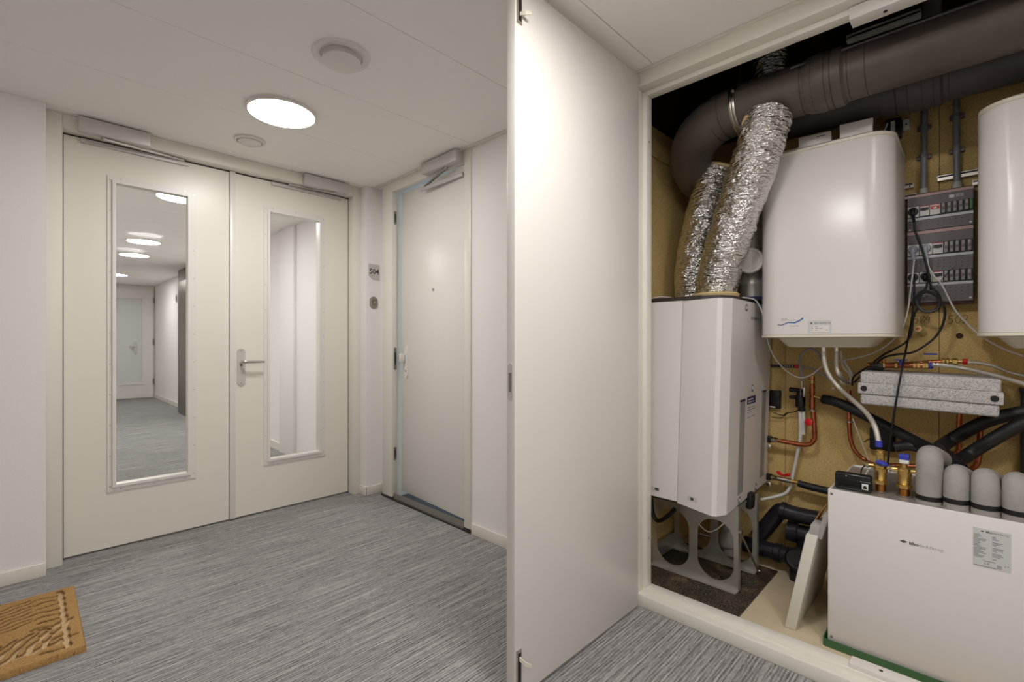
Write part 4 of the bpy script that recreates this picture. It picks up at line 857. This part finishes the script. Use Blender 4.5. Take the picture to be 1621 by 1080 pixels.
plug('black plug at the left of the bottom row with lead hanging straight down', .2035, 1.488, 'black', 'black', PATHS['plug_cable_low'], .0042)
plug('black plug second in the bottom row with lead behind the coil', .1600, 1.490, 'black_gloss', 'black', PATHS['coil_tail'], .0043)
tag(MB().tube(PATHS['zip_tie'], .0014, 6).build('cable_tie', 'black'), 'thin black cable tie sticking out of the cable coil', 'cable tie')
tag(MB().tube(PATHS['white_cable_l'], .0038, 8).build('white_cable', 'cable_white'), 'white cable lying over the top left of the ventilation unit', 'cable')

# conduits, rails and wall bits
for yb, yt, zb, lab, sz in ((.1705, .167, 1.888, 'left', (2.187, 2.050)), (.0585, .0622, 1.892, 'right', (2.201, 2.049))):
    t = thing('conduit', (2.895, yb, zb), lab + ' grey conduit rising from the fuse board', 'conduit', 'conduits above the fuse board')
    MB().cyl((2.893, yb, zb), (2.893, yt, 2.50), .0125, 16).build('conduit_pipe', 'conduit', t)
    MB().lathe([(.017, -.022), (.0185, -.018), (.0185, -.004), (.0155, .002), (.0145, .012)], (2.893, yb, zb), (0, 0, 1), 16).build('gland', 'conduit_socket', t)
    for z in sz:
        s_ = B(2.905, 2.93, yb - .026, yb + .026, z - .009, z + .009, bev=.003).build('saddle', 'fuse_grey', t)
        MB().cyl((2.893, yb + .002, z - .008), (2.893, yb + .002, z + .008), .0145, 16).build('saddle_ring', 'fuse_grey', s_)
def rail(label, y0, y1, z0, z1):
    t = thing('wall_rail', (2.92, (y0+y1)/2, z0), label, 'bracket', 'mounting rails behind the tanks')
    h = z1 - z0
    B(2.905, 2.93, y0, y1, z0, z1, bev=.001).build('rail_body', 'steel', t, smooth=False)
    B(2.904, 2.9055, y0 + .004, y1 - .003, z0 + h*.55, z0 + h*.85).build('rail_slot', 'black', t, smooth=False)
    MB().cyl((2.906, y0 + .015, z0 + h*.3), (2.903, y0 + .015, z0 + h*.3), .0035, 8).build('rail_screw', 'print_dark', t)
rail('upper short mounting rail at the right edge of the middle tank', .206, .262, 1.918, 1.942)
rail('lower short mounting rail at the right edge of the middle tank', .196, .262, 1.865, 1.888)
rail('long mounting rail crossing behind the right conduit', -.03, .124, 1.925, 1.950)
rail('short mounting rail at the left edge of the cut-off tank', -.03, .010, 1.880, 1.903)
wm = thing('wall_module', (2.87, .275, 2.155), 'small black control module with white label below the rear duct', 'module')
B(2.85, 2.90, .248, .305, 2.155, 2.245, bev=.004).build('module_case', 'black', wm)
B(2.849, 2.851, .270, .286, 2.170, 2.232).build('module_label', 'white', wm, smooth=False)
MB().tube(PATHS['cab_up'], .0035, 8).build('module_cable', 'cable_grey', wm)
wp_ = thing('fixing_plate', (2.9, .232, 2.19), 'small white square fixing plate under the rear duct', 'bracket')
B(2.89, 2.93, .221, .2445, 2.193, 2.24, bev=.002).build('plate', 'white', wp_)
MB().cyl((2.891, .232, 2.215), (2.8885, .232, 2.215), .004, 8).build('plate_screw', 'black', wp_)
sb = thing('pipe_stub', (2.89, .175, 1.22), 'short yellowish pipe stub with red end on the back wall', 'pipe')
MB().cyl((2.93, .172, 1.232), (2.845, .1865, 1.252), .0135, 16).build('stub_pipe', 'stub', sb)
MB().cyl((2.8455, .1864, 1.2519), (2.843, .1868, 1.2525), .008, 12).build('stub_core', 'copper', sb)
tag(MB().lathe([(.0125, 0), (.0125, .0015), (.0, .0016)], (2.9302, .0496, 1.2193), (-1, 0, 0), 18).build('wall_hole', 'wood_dark'), 'dark drilled hole in the chipboard under the fuse board', 'hole')
tag(MB().lathe([(.006, 0), (.006, .004), (.003, .006), (0, .006)], (2.9302, .125, 1.95), (-1, 0, 0), 12).build('screw_cap', 'white'), 'white screw cap by the long mounting rail', 'screw cap')
tag(MB().lathe([(.006, 0), (.006, .004), (.003, .006), (0, .006)], (2.9302, .527, .951), (-1, 0, 0), 12).build('screw_cap', 'white'), 'white screw cap on the wall right of the copper riser', 'screw cap')
def strokes(segs, y0, z0, w, h, name, label):
    m = MB()
    for s_ in segs: m.tube([(2.9295, y0 - px*w, z0 + pz*h) for px, pz in s_], .0011, 6, res=4)
    tag(m.build(name, 'pencil'), label, 'writing')
five = [[(.55, 1), (.12, .96)], [(.12, .96), (.06, .56), (.36, .60), (.44, .32), (.30, .06), (0, 0)]]
def sh(seg, dx): return [[(x + dx, z) for x, z in s_] for s_ in seg]
zero = [[(.40, .98), (.10, .72), (.06, .30), (.30, .04), (.58, .30), (.62, .72), (.40, .98)]]
strokes(five + sh(zero, .72) + [[(.84, .02), (1.30, .95)]] + sh([[(.30, 1), (.05, .52), (.25, .46), (.52, .50)], [(.45, .80), (.35, .0)]], 1.46), .2065, 1.280, .029, .036, 'pencil_note', 'handwritten 504 on the chipboard under the cable coil')
strokes(five + sh(zero, .72) + sh([[(.08, .86), (.35, 1), (.58, .82), (.40, .42), (.02, .02)], [(.02, .02), (.62, .08)]], 1.46), .0870, 1.276, .031, .037, 'pencil_note', 'handwritten 502 on the chipboard below the right conduit')

# ---- speckled grey exchanger box
RX = Matrix.Rotation(.030, 3, 'X'); PV = Vector((2.62, .148, .98))
def tilt(m): return m.xform(lambda p: PV + RX @ (p - PV))
ex = thing('exchanger_box', (2.77, .148, .905), 'speckled grey foam insulation box on the back wall', 'insulation box')
tilt(B(2.622, 2.925, -.070, .368, .906, .957, bev=.010, seg=3)).build('lower_shell', 'epp', ex)
tilt(B(2.614, 2.925, -.080, .378, .954, 1.003, bev=.005, seg=3)).build('middle_band', 'epp', ex)
tilt(B(2.620, 2.925, -.072, .372, .999, 1.054, bev=.011, seg=3)).build('upper_shell', 'epp', ex)
for y in (.355, -.055): tilt(MB().lathe([(.0125, 0), (.0125, .0012), (0, .0013)], (2.6145, y, .978), (-1, 0, 0), 16)).build('recess_hole', 'black', ex)

# ---- brass and copper manifold on the box
mf = thing('valve_manifold', (2.76, .2, 1.06), 'brass and copper valve manifold lying on the foam box', 'valve')
MB().cyl((2.76, .335, 1.082), (2.76, .136, 1.090), .0125, 14).build('copper_body', 'copper', mf)
for y in (.300, .255, .192, .178, .160, .150):
    MB().lathe([(.0145, -.006), (.0175, -.004), (.0175, .004), (.0145, .006)], (2.76, y, 1.085 + (.3 - y)*.03), (0, 1, 0), 6).build('brass_nut', 'brass', mf)
MB().lathe([(.014, -.007), (.0152, -.005), (.0152, .005), (.014, .007)], (2.76, .137, 1.090), (0, 1, 0), 16).build('blue_collar', 'blue', mf)
MB().cyl((2.80, .30, 1.085), (2.80, .095, 1.106), .0095, 12).build('rear_copper', 'copper', mf)
for y in (.098, .085, .066, .058): MB().lathe([(.010, -.006), (.0145, -.004), (.0145, .004), (.010, .006)], (2.80, y, 1.107), (0, 1, 0), 6).build('brass_nut', 'brass', mf)
MB().cyl((2.80, .10, 1.107), (2.80, .028, 1.108), .008, 12).build('brass_spindle', 'brass', mf)
MB().lathe([(.011, -.008), (.0122, -.006), (.0122, .006), (.011, .008)], (2.80, .030, 1.108), (0, 1, 0), 14).build('red_collar', 'red', mf)
B(2.855, 2.865, .120, .168, 1.134, 1.1415, bev=.002).build('blue_handle', 'blue', mf)
B(2.735, 2.75, .215, .262, 1.108, 1.114, bev=.002).cyl((2.745, .24, 1.085), (2.745, .24, 1.112), .005, 8).build('blue_handle', 'blue', mf)
B(2.74, 2.80, .30, .352, 1.062, 1.094, bev=.006).build('valve_motor', 'black', mf)
MB().cyl((2.76, .30, 1.095), (2.76, .30, 1.112), .008, 10).cyl((2.76, .33, 1.085), (2.76, .36, 1.085), .011, 10).build('test_points', 'bronze', mf)
h1 = thing('braided_hose', (2.68, .02, 1.02), 'lower braided steel hose running right from the manifold', 'hose', 'braided hoses')
MB().tube(PATHS['hose_r_low'], .0085, 12).build('braid', 'braid', h1)
MB().lathe([(.009, -.01), (.0098, -.008), (.0098, .008), (.009, .01)], PATHS['hose_r_low'][0], (0, 1, -.05), 14).build('ferrule', 'chrome', h1)
h2 = thing('braided_hose', (2.78, -.02, 1.04), 'upper braided steel hose with red collar running right', 'hose', 'braided hoses')
MB().tube(PATHS['hose_r_up'], .007, 12).build('braid', 'braid', h2)
MB().lathe([(.0075, -.008), (.0085, -.006), (.0085, .006), (.0075, .008)], PATHS['hose_r_up'][0], (0, 1, 0), 14).build('ferrule', 'white', h2)

# ---- hoses under the first tank
h3 = thing('braided_hose', (2.44, .42, .76), 'long braided steel hose curving from the tank down to the brass valve', 'hose', 'braided hoses')
MB().tube([(PATHS['braid_main'][0][0], PATHS['braid_main'][0][1], 1.172)] + PATHS['braid_main'], .0092, 14).build('braid', 'braid', h3)
q = PATHS['braid_main'][-1]
MB().cyl((q[0], q[1], q[2] - .016), (q[0], q[1], q[2] + .008), .0115, 14).build('blue_ferrule', 'blue', h3)
q = PATHS['braid_main'][0]; MB().cyl((q[0], q[1], 1.150), (q[0], q[1], 1.175), .0112, 14).build('top_ferrule', 'chrome', h3)
h4 = thing('braided_hose', (2.66, .41, 1.02), 'short braided hose under the tank beside the cable loops', 'hose', 'braided hoses')
MB().tube([(2.62, PATHS['braid_short'][0][1], 1.172)] + PATHS['braid_short'], .0092, 12).build('braid', 'braid', h4)
q = PATHS['braid_short'][0]; MB().cyl((q[0], q[1], 1.150), (q[0], q[1], 1.176), .0112, 14).build('top_ferrule', 'chrome', h4)
tag(MB().tube(PATHS['cable_loop'], .0052, 8, res=6).build('cable_loop', 'cable_grey'), 'grey cable gathered in loops under the middle tank', 'cable')
tag(MB().tube(PATHS['fill_hose'], .0058, 10, res=6).build('fill_hose', 'grey_strip'), 'grey hose arching over the black filling valve', 'hose')
tag(MB().tube(PATHS['grey_pipe'], .0055, 10).build('grey_pipe', 'grey_strip'), 'grey pipe sloping down behind the filling hose', 'pipe')

# ---- copper, plastic and valves right of the ventilation unit
cr = thing('copper_pipe', (2.86, .64, .65), 'copper riser with red valve and bend running to the ventilation unit', 'pipe', 'copper pipes')
MB().tube(PATHS['copper_riser'], .0122, 14, smooth=False).build('riser', 'copper', cr)
MB().tube(PATHS['copper_bend'], .0118, 14, res=7).build('bend', 'copper', cr)
for z in (1.008, .985): MB().cyl((2.87, .608, z - .008), (2.87, .608, z + .008), .0135, 6 if z > 1 else 14).build('end_fitting', 'brass', cr)
for z in (.955, .93, .885, .86): MB().cyl((2.87, .608, z - .006), (2.87, .608, z + .006), .0142, 14).build('socket_joint', 'copper', cr)
MB().cyl((2.87, .60, .911), (2.87, .560, .899), .0085, 12).build('tee_outlet', 'brass', cr)
MB().lathe([(.014, -.006), (.018, -.004), (.018, .004), (.014, .006)], (2.868, .606, .836), (0, 0, 1), 16).build('clip_ring', 'steel', cr)
rv = MB().cyl((2.86, .604, .825), (2.855, .599, .775), .0155, 8).build('valve_body', 'brass', cr)
MB().lathe([(.004, 0), (.019, .002), (.020, .010), (.012, .013)], (2.838, .614, .776), (-.9, .2, .2), 10).build('red_knob', 'red', rv)
for (y, z) in ((.594, .73), (.60, .685), (.672, .6535)): MB().lathe([(.0125, -.004), (.0132, 0), (.0125, .004)], (2.85, y, z), (0, .1, 1) if z > .66 else (0, 1, 0), 14).build('socket_joint', 'copper', cr)
def unit_valve(label, z, tail):
    t = thing('unit_connector', (2.85, .79, z - .02), label, 'valve', 'connectors on the ventilation unit')
    B(2.838, 2.862, .796, .822, z - .018, z + .018, bev=.003).build('connector_block', 'black', t)
    for k, y in enumerate((.790, .778, .768)): MB().lathe([(.013, -.005), (.0172 - k*.002, -.004), (.0172 - k*.002, .004), (.013, .005)], (2.85, y, z), (0, 1, 0), 6).build('union_nut', 'chrome', t)
    MB().cyl((2.85, .80, z), (2.85, tail, z - .004), .0105, 12).build('tail_pipe', 'brass', t)
    MB().lathe([(.012, 0), (.012, .010), (.006, .012)], (2.838, .805, z - .035), (-1, -.1, 0), 12).build('drain_cap', 'chrome', t)
    return t
unit_valve('upper chrome and black connector on the edge of the ventilation unit', .659, .745)
uv = unit_valve('lower connector with red butterfly valve beside the ventilation unit', .453, .665)
MB().cyl((2.85, .765, .452), (2.85, .700, .450), .0145, 12).build('valve_body', 'chrome', uv)
MB().tube([(2.842, .768, .492), (2.842, .758, .486), (2.842, .747, .480), (2.842, .734, .477), (2.842, .720, .480), (2.842, .710, .486), (2.842, .702, .488)], [.004, .010, .007, .0055, .007, .010, .004], 10).build('red_butterfly', 'red', uv)
MB().cyl((2.845, .735, .455), (2.845, .735, .478), .005, 8).build('spindle', 'brass', uv)
tag(MB().tube([(2.85, .668, .446), (2.85, .62, .440), (2.85, .57, .437), (2.85, .50, .432)], [.017, .0185, .0185, .0185], 14).build('insulated_pipe', 'insul_black'), 'short black insulated pipe from the red butterfly valve', 'pipe', 'black insulated pipes')
tag(MB().tube(PATHS['pvc_waste'], .0085, 12).build('waste_pipe', 'pvc_white'), 'white plastic waste pipe bending below the red butterfly valve', 'pipe')
tag(MB().tube(PATHS['pvc_stub'], .008, 12).build('waste_pipe', 'pvc_white'), 'short white plastic pipe stub beside the copper riser', 'pipe')
fv = thing('filling_valve', (2.86, .655, .84), 'black filling valve with side knobs above the white waste pipe', 'valve')
MB().lathe([(.016, 0), (.023, .006), (.024, .05), (.018, .075), (.012, .10)], (2.86, .660, .845), (0, 0, 1), 18).build('valve_body', 'black_gloss', fv)
MB().cyl((2.86, .665, .936), (2.86, .712, .938), .0125, 14, .003).build('upper_knob', 'black', fv)
MB().cyl((2.86, .672, .900), (2.86, .712, .897), .010, 14, .003).build('lower_knob', 'black', fv)
B(2.84, 2.85, .636, .645, .905, .955, bev=.002).cyl((2.86, .652, .94), (2.86, .652, .985), .0065, 10).build('fill_fitting', 'chrome', fv)
MB().cyl((2.868, .656, .828), (2.868, .656, .846), .0175, 14).build('funnel_collar', 'black', fv)
wb = thing('wall_box', (2.91, .79, .82), 'small black wall box at the edge of the ventilation unit', 'junction box')
B(2.895, 2.93, .768, .822, .825, .924, bev=.004).build('box_case', 'black', wb)
B(2.8935, 2.8955, .790, .818, .829, .836).build('box_label', 'white', wb, smooth=False)
MB().tube([(2.90, .80, .80), (2.90, .755, .79), (2.895, .735, .805), (2.89, .70, .815), (2.88, .672, .83)], .0026, 7).build('box_lead', 'black', wb)
MB().tube([(2.90, .81, .775), (2.90, .77, .775), (2.895, .745, .79), (2.89, .725, .81)], .0022, 7).build('box_lead', 'black', wb)
pr = thing('perforated_strip', (2.92, .75, 1.05), 'thin perforated strip with red end across the wall under the tank', 'bracket')
B(2.918, 2.93, .700, .82, 1.052, 1.066).build('strip', 'print_dark', pr, smooth=False)
for k in range(5): MB().cyl((2.9185, .712 + k*.012, 1.059), (2.917, .712 + k*.012, 1.059), .0028, 8).build('hole_rim', 'chrome', pr)
B(2.915, 2.93, .683, .702, 1.050, 1.068, bev=.002).build('end_cap', 'red', pr)
cl2 = thing('copper_pipe', (2.83, .40, .62), 'copper pipe bending behind the white heat pump cabinet', 'pipe', 'copper pipes')
MB().tube(PATHS['copper_left'], .0095, 14, res=7).build('pipe_run', 'copper', cl2)
MB().lathe([(.012, -.004), (.0155, -.003), (.0155, .003), (.012, .004)], (2.86, .4455, .795), (0, 0, 1), 16).build('clip_ring', 'steel', cl2)
tag(MB().tube(PATHS['white_wire'], .0022, 7).build('white_wire', 'cable_white'), 'thin white wire along the bending copper pipe', 'wire')
for k, lab, zb in (('copper_r1', 'left of two copper pipes dropping from the foam box', None), ('copper_r2', 'right of two copper pipes dropping from the foam box', None)):
    t = thing('copper_pipe', (2.86, PATHS[k][0][1], PATHS[k][-1][2]), lab, 'pipe', 'copper pipes')
    MB().tube(PATHS[k], .0095 if k == 'copper_r1' else .0105, 14, res=7).build('pipe_run', 'copper', t)
    y = PATHS[k][2][1]
    for dz in (.012, .034): MB().cyl((2.86, y, PATHS[k][2][2] + dz), (2.86, y, PATHS[k][2][2] + dz + .010), .0125, 14).build('socket_joint', 'copper', t)

# ---- black insulated pipes
def ins(key, r, label, ends=True):
    t = thing('insulated_pipe', PATHS[key][0], label, 'pipe', 'black insulated pipes')
    MB().tube(PATHS[key], r, 18, res=7).build('insulation', 'insul_black', t)
    if ends:
        a, b = Vector(PATHS[key][0]), Vector(PATHS[key][1]); d = (a - b).normalized()
        MB().cyl(a - d*.004, a + d*.020, .009, 12).build('pipe_end', 'brass', t)
    return t
ins('blk_diag', .024, 'black insulated pipe sloping down from the copper riser to the crossing')
ins('blk_low', .022, 'black insulated pipe passing just above the heat pump valves', False)
ins('blk_up_right', .026, 'black insulated pipe rising right below the foam box', False)
ins('blk_mid_right', .025, 'lower black insulated pipe rising to the right edge', False)
tag(MB().tube([(2.66, .105, .73), (2.60, .07, .715), (2.52, .045, .70)], .030, 18).build('pipe_insulation', 'insul_black'), 'thick grey-black insulated pipe elbow where the pipes cross', 'pipe', 'black insulated pipes')
bb = thing('junction_box', (2.91, .32, .665), 'black junction box behind the long braided hose', 'junction box')
B(2.885, 2.93, .270, .370, .667, .775, bev=.008).build('box_case', 'black_gloss', bb)
B(2.8835, 2.886, .278, .362, .675, .767, bev=.001).build('box_lid', 'black', bb)
MB().tube([(2.88, .39, .70), (2.875, .35, .73), (2.875, .32, .70), (2.88, .28, .72)], .0025, 7).build('box_lead', 'black', bb)
bp = thing('black_post', (2.87, -.16, .60), 'black upright post at the right edge behind the pipes', 'post')
B(2.85, 2.93, -.24, -.137, .0, .99, bev=.003).build('post', 'black', bp)
B(2.845, 2.93, -.245, -.132, .985, 1.0, bev=.002).build('post_cap', 'black', bp)

# ---- heat pump cabinet at the front right
hp = thing('heat_pump', (2.46, .11, .03), 'low white heat pump cabinet at the front right of the closet', 'heat pump')
B(2.203, 2.72, -.190, .409, .030, .606, bev=.003).build('cabinet', 'white', hp)
B(2.198, 2.2045, -.193, .4125, .024, .617, bev=.003, seg=2).build('front_panel', 'white_unit', hp)
B(2.205, 2.715, -.185, .405, .604, .609).build('top_plate', 'galv', hp, smooth=False)
MB().prism(rect(2.203, 2.72, -.190, .409), 'z', .604, .6165, [rect(2.207, 2.716, -.186, .405)]).build('top_rim', 'white', hp, smooth=False)
for y, z in ((.400, .598), (.400, .040)): MB().lathe([(.005, 0), (.0045, .0015), (0, .002)], (2.198, y, z), (-1, 0, 0), 12).build('panel_screw', 'alu_dark', hp)
m = MB()
for k, y in enumerate((.20, .12, .05, -.03, -.10)): m.box(2.215, 2.225, y - .035, y + .02, .609, .6094)
m.build('warning_print', 'pink_print', hp, smooth=False)
m = MB()
for k in range(3):
    h = .0012; z = .4760
    m.add([(2.1975, .1935 - .003*k*0, z), (2.1975, .1825, z - .0055 + .0037*k), (2.1975, .1825, z - .0055 + .0037*k + .0028), (2.1975, .1935, z + .0004)], [(0, 1, 2, 3)])
    m.add([(2.1975, .1825, z - .0055 + .0037*k), (2.1975, .1712, z), (2.1975, .1712, z + .0004), (2.1975, .1825, z - .0055 + .0037*k + .0028)], [(0, 1, 2, 3)])
m.build('logo_diamond', 'print_dark', hp, smooth=False)
MB().text('itho', .0165, (2.198, .1675, .4695), *LX, .0006, bold=.0004).build('logo_lettering', 'print_dark', hp, smooth=False)
MB().text('daalderop', .0165, (2.198, .1415, .4695), *LX, .0006, bold=-.0002).build('logo_lettering', 'print_grey', hp, smooth=False)
tl = B(2.1972, 2.198, -.084, .0042, .450, .577).build('type_label', 'label_silver', hp, smooth=False)
m = MB().text('itho', .0095, (2.1972, -.026, .5655), *LX, .0004, bold=.0003)
m.add([(2.1967, -.013, .5685), (2.1967, -.018, .5660), (2.1967, -.023, .5685), (2.1967, -.018, .5710)], [(0, 1, 2, 3)])
m.text('C E', .0095, (2.1972, -.021, .461), *LX, .0004); m.text('C E', .007, (2.1972, -.069, .466), *LX, .0004)
m.build('label_heading', 'print_dark', tl, smooth=False)
MB().text('daalderop', .0095, (2.1972, -.0415, .5655), *LX, .0004).build('label_heading', 'print_grey', tl, smooth=False)
m = MB(); rr = random.Random(4)
for k in range(19):
    z = .555 - k*.0046
    if k < 17: m.box(2.1968, 2.1974, .002 - .010 - rr.random()*.022, .002, z, z + .0021)
    if k % 4 != 3 and k < 17: m.box(2.1968, 2.1974, -.041 - .006 - rr.random()*.022, -.041, z, z + .0021)
for a, b, z in ((.002, -.05, .4535), (-.02, -.048, .4715), (-.052, -.062, .464), (-.052, -.064, .460), (-.052, -.062, .456)): m.box(2.1968, 2.1974, b, a, z, z + .002)
m.build('label_print', 'print_grey', tl, smooth=False)
ty = thing('drip_tray', (2.46, .11, 0), 'shallow green drip tray under the heat pump cabinet', 'tray')
B(2.19, 2.735, -.205, .425, .0, .006, bev=.002).build('tray_floor', 'green', ty)
MB().prism(rrect(2.186, 2.74, -.21, .428, .012), 'z', .0, .030, [rrect(2.190, 2.736, -.206, .424, .010)]).build('tray_rim', 'green', ty)
B(2.1945, 2.7, -.19, .345, .006, .0235, bev=.002).build('tray_block', 'card_grey', ty)

# grey insulated elbows on the cabinet
for (x, y, zt, lab, r) in ((2.296, .118, .806, 'tallest grey insulated pipe elbow on the heat pump', .0385), (2.278, .046, .752, 'second grey insulated pipe elbow, ribbed, right of the tallest', .0350),
                           (2.268, -.026, .754, 'third grey insulated pipe elbow on the heat pump', .0362), (2.262, -.100, .756, 'grey insulated pipe elbow at the right picture edge', .0362)):
    t = thing('pipe_elbow', (x, y, .609), lab, 'pipe', 'grey elbows on the heat pump')
    zz = zt - r
    MB().tube([(x, y, .609), (x, y, .66), (x + .002, y, zz - .035), (x + .012, y, zz - .010), (x + .034, y, zz + .002), (x + .075, y - .006, zz - .004), (x + .17, y - .02, zz - .03)], [r, r, r, r*1.0, r*.99, r*.97, r*.95], 26, res=6).build('insulation', 'insul_grey', t)
    MB().lathe([(r, -.0085), (r + .0015, -.008), (r + .0015, .008), (r, .0085)], (x, y, .6275 if zt > .8 else .637), (0, 0, 1), 30).build('tape_band', 'black', t)
    MB().lathe([(r*.98, -.001), (r*1.012, 0), (r*.98, .001)], (x + .030, y, zz + .001), (1, 0, .25), 26).build('mitre_seam', 'fuse_grey', t)

# brass valves on the cabinet
def brass_valve(label, x, y, top, blue_cap):
    t = thing('brass_valve', (x, y, .609), label, 'valve', 'brass valves on the heat pump')
    MB().lathe([(.019, 0), (.021, .002), (.021, .005), (.017, .006)], (x, y, .609), (0, 0, 1), 18).build('base_washer', 'alu_dark', t)
    MB().cyl((x, y, .612), (x, y, .640), .0145, 16).build('copper_tail', 'bronze', t)
    MB().lathe([(.015, 0), (.0205, .002), (.0205, .014), (.015, .016)], (x, y, .640), (0, 0, 1), 6).build('union_nut', 'brass', t)
    MB().lathe([(.014, 0), (.0165, .004), (.0165, .030), (.0185, .036), (.0185, .046), (.013, .052)], (x, y, .655), (0, 0, 1), 18).build('valve_body', 'brass', t)
    MB().lathe([(.0125, 0), (.016, .003), (.021, .008), (.021, .016), (.014, .022)], (x, y, .698), (0, 0, 1), 6).build('valve_head', 'brass', t)
    MB().cyl((x, y - .038, .708), (x, y + .038, .708), .0085, 12).build('side_ports', 'brass', t)
    for s_ in (-.034, .034): MB().lathe([(.009, -.004), (.0125, -.003), (.0125, .003), (.009, .004)], (x, y + s_, .708), (0, 1, 0), 6).build('port_nut', 'chrome', t)
    if blue_cap:
        MB().cyl((x, y, .72), (x, y, .738), .008, 12).build('spindle', 'brass', t)
        B(x - .010, x + .010, y - .012, y + .012, .734, .748, bev=.002).build('cap_collar', 'white_plastic', t)
        B(x - .010, x + .010, y - .013, y + .013, .747, .768, bev=.003).build('blue_cap', 'blue', t)
    else:
        MB().cyl((x, y, .716), (x, y, .772), .0115, 14).lathe([(.013, 0), (.0165, .002), (.0165, .012), (.013, .014)], (x, y, .752), (0, 0, 1), 6).build('hose_tail', 'brass', t)
        MB().tube([(x - .024, y + .008, .730), (x - .026, y - .004, .728), (x - .025, y - .014, .724), (x - .022, y - .022, .720)], [.006, .0105, .0095, .004], 10).build('blue_handle', 'blue', t)
    for ch in t.children:
        for v_ in ch.data.vertices: v_.co.x *= 1.2; v_.co.y *= 1.2
    return t
brass_valve('brass valve with blue lever under the long braided hose', 2.318, .262, .78, False)
brass_valve('brass valve with square blue cap beside the tall grey elbow', 2.312, .190, .77, True)
ct = thing('controller', (2.28, .34, .609), 'small black controller with network port on the heat pump corner', 'controller')
B(2.255, 2.29, .281, .401, .609, .676, bev=.010, seg=3).build('controller_case', 'black_gloss', ct)
pt = B(2.2535, 2.256, .292, .312, .622, .644, bev=.001).build('network_port', 'white_plastic', ct)
MB().prism([(.296, .626), (.308, .626), (.308, .634), (.305, .634), (.305, .638), (.299, .638), (.299, .634), (.296, .634)], 'x', 2.2525, 2.2537).build('port_opening', 'black', pt, smooth=False)
B(2.2538, 2.256, .285, .318, .650, .652).build('port_bar', 'print_grey', ct, smooth=False)
MB().cyl((2.2555, .362, .665), (2.254, .362, .665), .0018, 8).build('status_light', 'white', ct)
MB().tube(PATHS['ctrl_white1'], .0035, 8).build('sensor_lead', 'cable_white', ct)
MB().tube(PATHS['ctrl_blk'], .0025, 8).build('sensor_lead', 'black', ct)

# ---- leaning flat carton beside the cabinet
def leanx(p): return Vector((p.x, p.y - .190 * p.z, p.z))
ca = thing('leaning_carton', (2.45, .54, 0), 'narrow white cardboard box leaning against the heat pump cabinet', 'box')
MB().box(2.213, 2.70, .528, .568, .002, .412, bev=.002).xform(leanx).build('carton_body', 'card_white', ca)
MB().box(2.222, 2.30, .527, .562, .412, .452, bev=.002).xform(leanx).build('end_flap', 'card_grey', ca)
MB().box(2.225, 2.32, .508, .527, .400, .505, bev=.001).xform(lambda p: Vector((p.x, p.y - .25*p.z + .03, p.z))).build('side_flap', 'card_grey', ca)
MB().loft([[(2.30, .4985 - .0065*k - .0007*k*k, .395 + .022*k), (2.46, .4985 - .0065*k - .0007*k*k, .395 + .022*k + .004), (2.46, .4945 - .0065*k - .0007*k*k, .395 + .022*k + .004), (2.30, .4945 - .0065*k - .0007*k*k, .395 + .022*k)] for k in range(6)]).build('brown_flap', 'card', ca)

# ---- black drain pipes on the floor behind
da = thing('drain_pipe', (2.78, .7, .2), 'upper black drain pipe bending along the back wall', 'drain', 'black drain pipes')
MB().tube(PATHS['drain_a'], .040, 22, res=6).build('pipe_run', 'pvc_black', da)
q = PATHS['drain_a'][2]; MB().lathe([(.042, -.012), (.046, -.010), (.046, .010), (.042, .012)], q, (.0, 1, .1), 24).build('collar', 'pvc_black', da)
db = thing('drain_pipe', (2.79, .64, .16), 'short fat black drain socket below the upper drain pipe', 'drain', 'black drain pipes')
MB().lathe([(.040, 0), (.052, .006), (.053, .05), (.046, .06), (.046, .16)], (2.79, .705, .205), (0, -1, .02), 24).build('socket', 'pvc_black', db)
MB().cyl((2.79, .62, .0), (2.79, .62, .19), .042, 20).build('drop_pipe', 'pvc_black', db)
dc = thing('drain_pipe', (2.74, .72, .04), 'low black drain pipe ending in a round capped branch', 'drain', 'black drain pipes')
MB().tube([(2.74, .90, .092), (2.74, .80, .092), (2.74, .65, .094)], .043, 22, smooth=False).build('pipe_run', 'pvc_black', dc)
MB().lathe([(.046, 0), (.049, .004), (.049, .03), (.046, .034)], (2.74, .715, .093), (0, 1, 0), 22).build('collar', 'pvc_black', dc)
MB().lathe([(.048, .10), (.050, .02), (.056, .015), (.056, 0), (.052, -.004), (.048, .006), (0, .010)], (2.665, .628, .115), (.93, .10, -.18), 26).build('branch_cap', 'pvc_black', dc)
MB().cyl((2.70, .635, .0), (2.70, .635, .09), .036, 18).build('branch_foot', 'pvc_black', dc)

# ---- void above: bearers and rail
bt = thing('strut_rail', (2.45, .27, 2.46), 'grey steel rail hanging in the dark void above the ducts', 'rail')
B(2.44, 2.47, .152, .394, 2.468, 2.498, bev=.003).build('rail_body', 'label_silver', bt)
B(2.4385, 2.4405, .156, .390, 2.479, 2.487).build('rail_lip', 'steel', bt, smooth=False)
for y in (.16, .385): MB().cyl((2.455, y, 2.495), (2.455, y, 2.90), .004, 8).build('hanger_rod', 'steel', bt)
tag(B(2.47, 2.56, .095, .150, 2.385, 2.90, bev=.003).build('hanger_post', 'fuse_grey'), 'dark steel hanger post above the front duct', 'post')
tag(B(2.12, 2.90, .50, .56, 2.60, 2.72, bev=.003).build('void_bearer', 'wood_dark'), 'dark bearer crossing the void above the foil duct', 'beam')
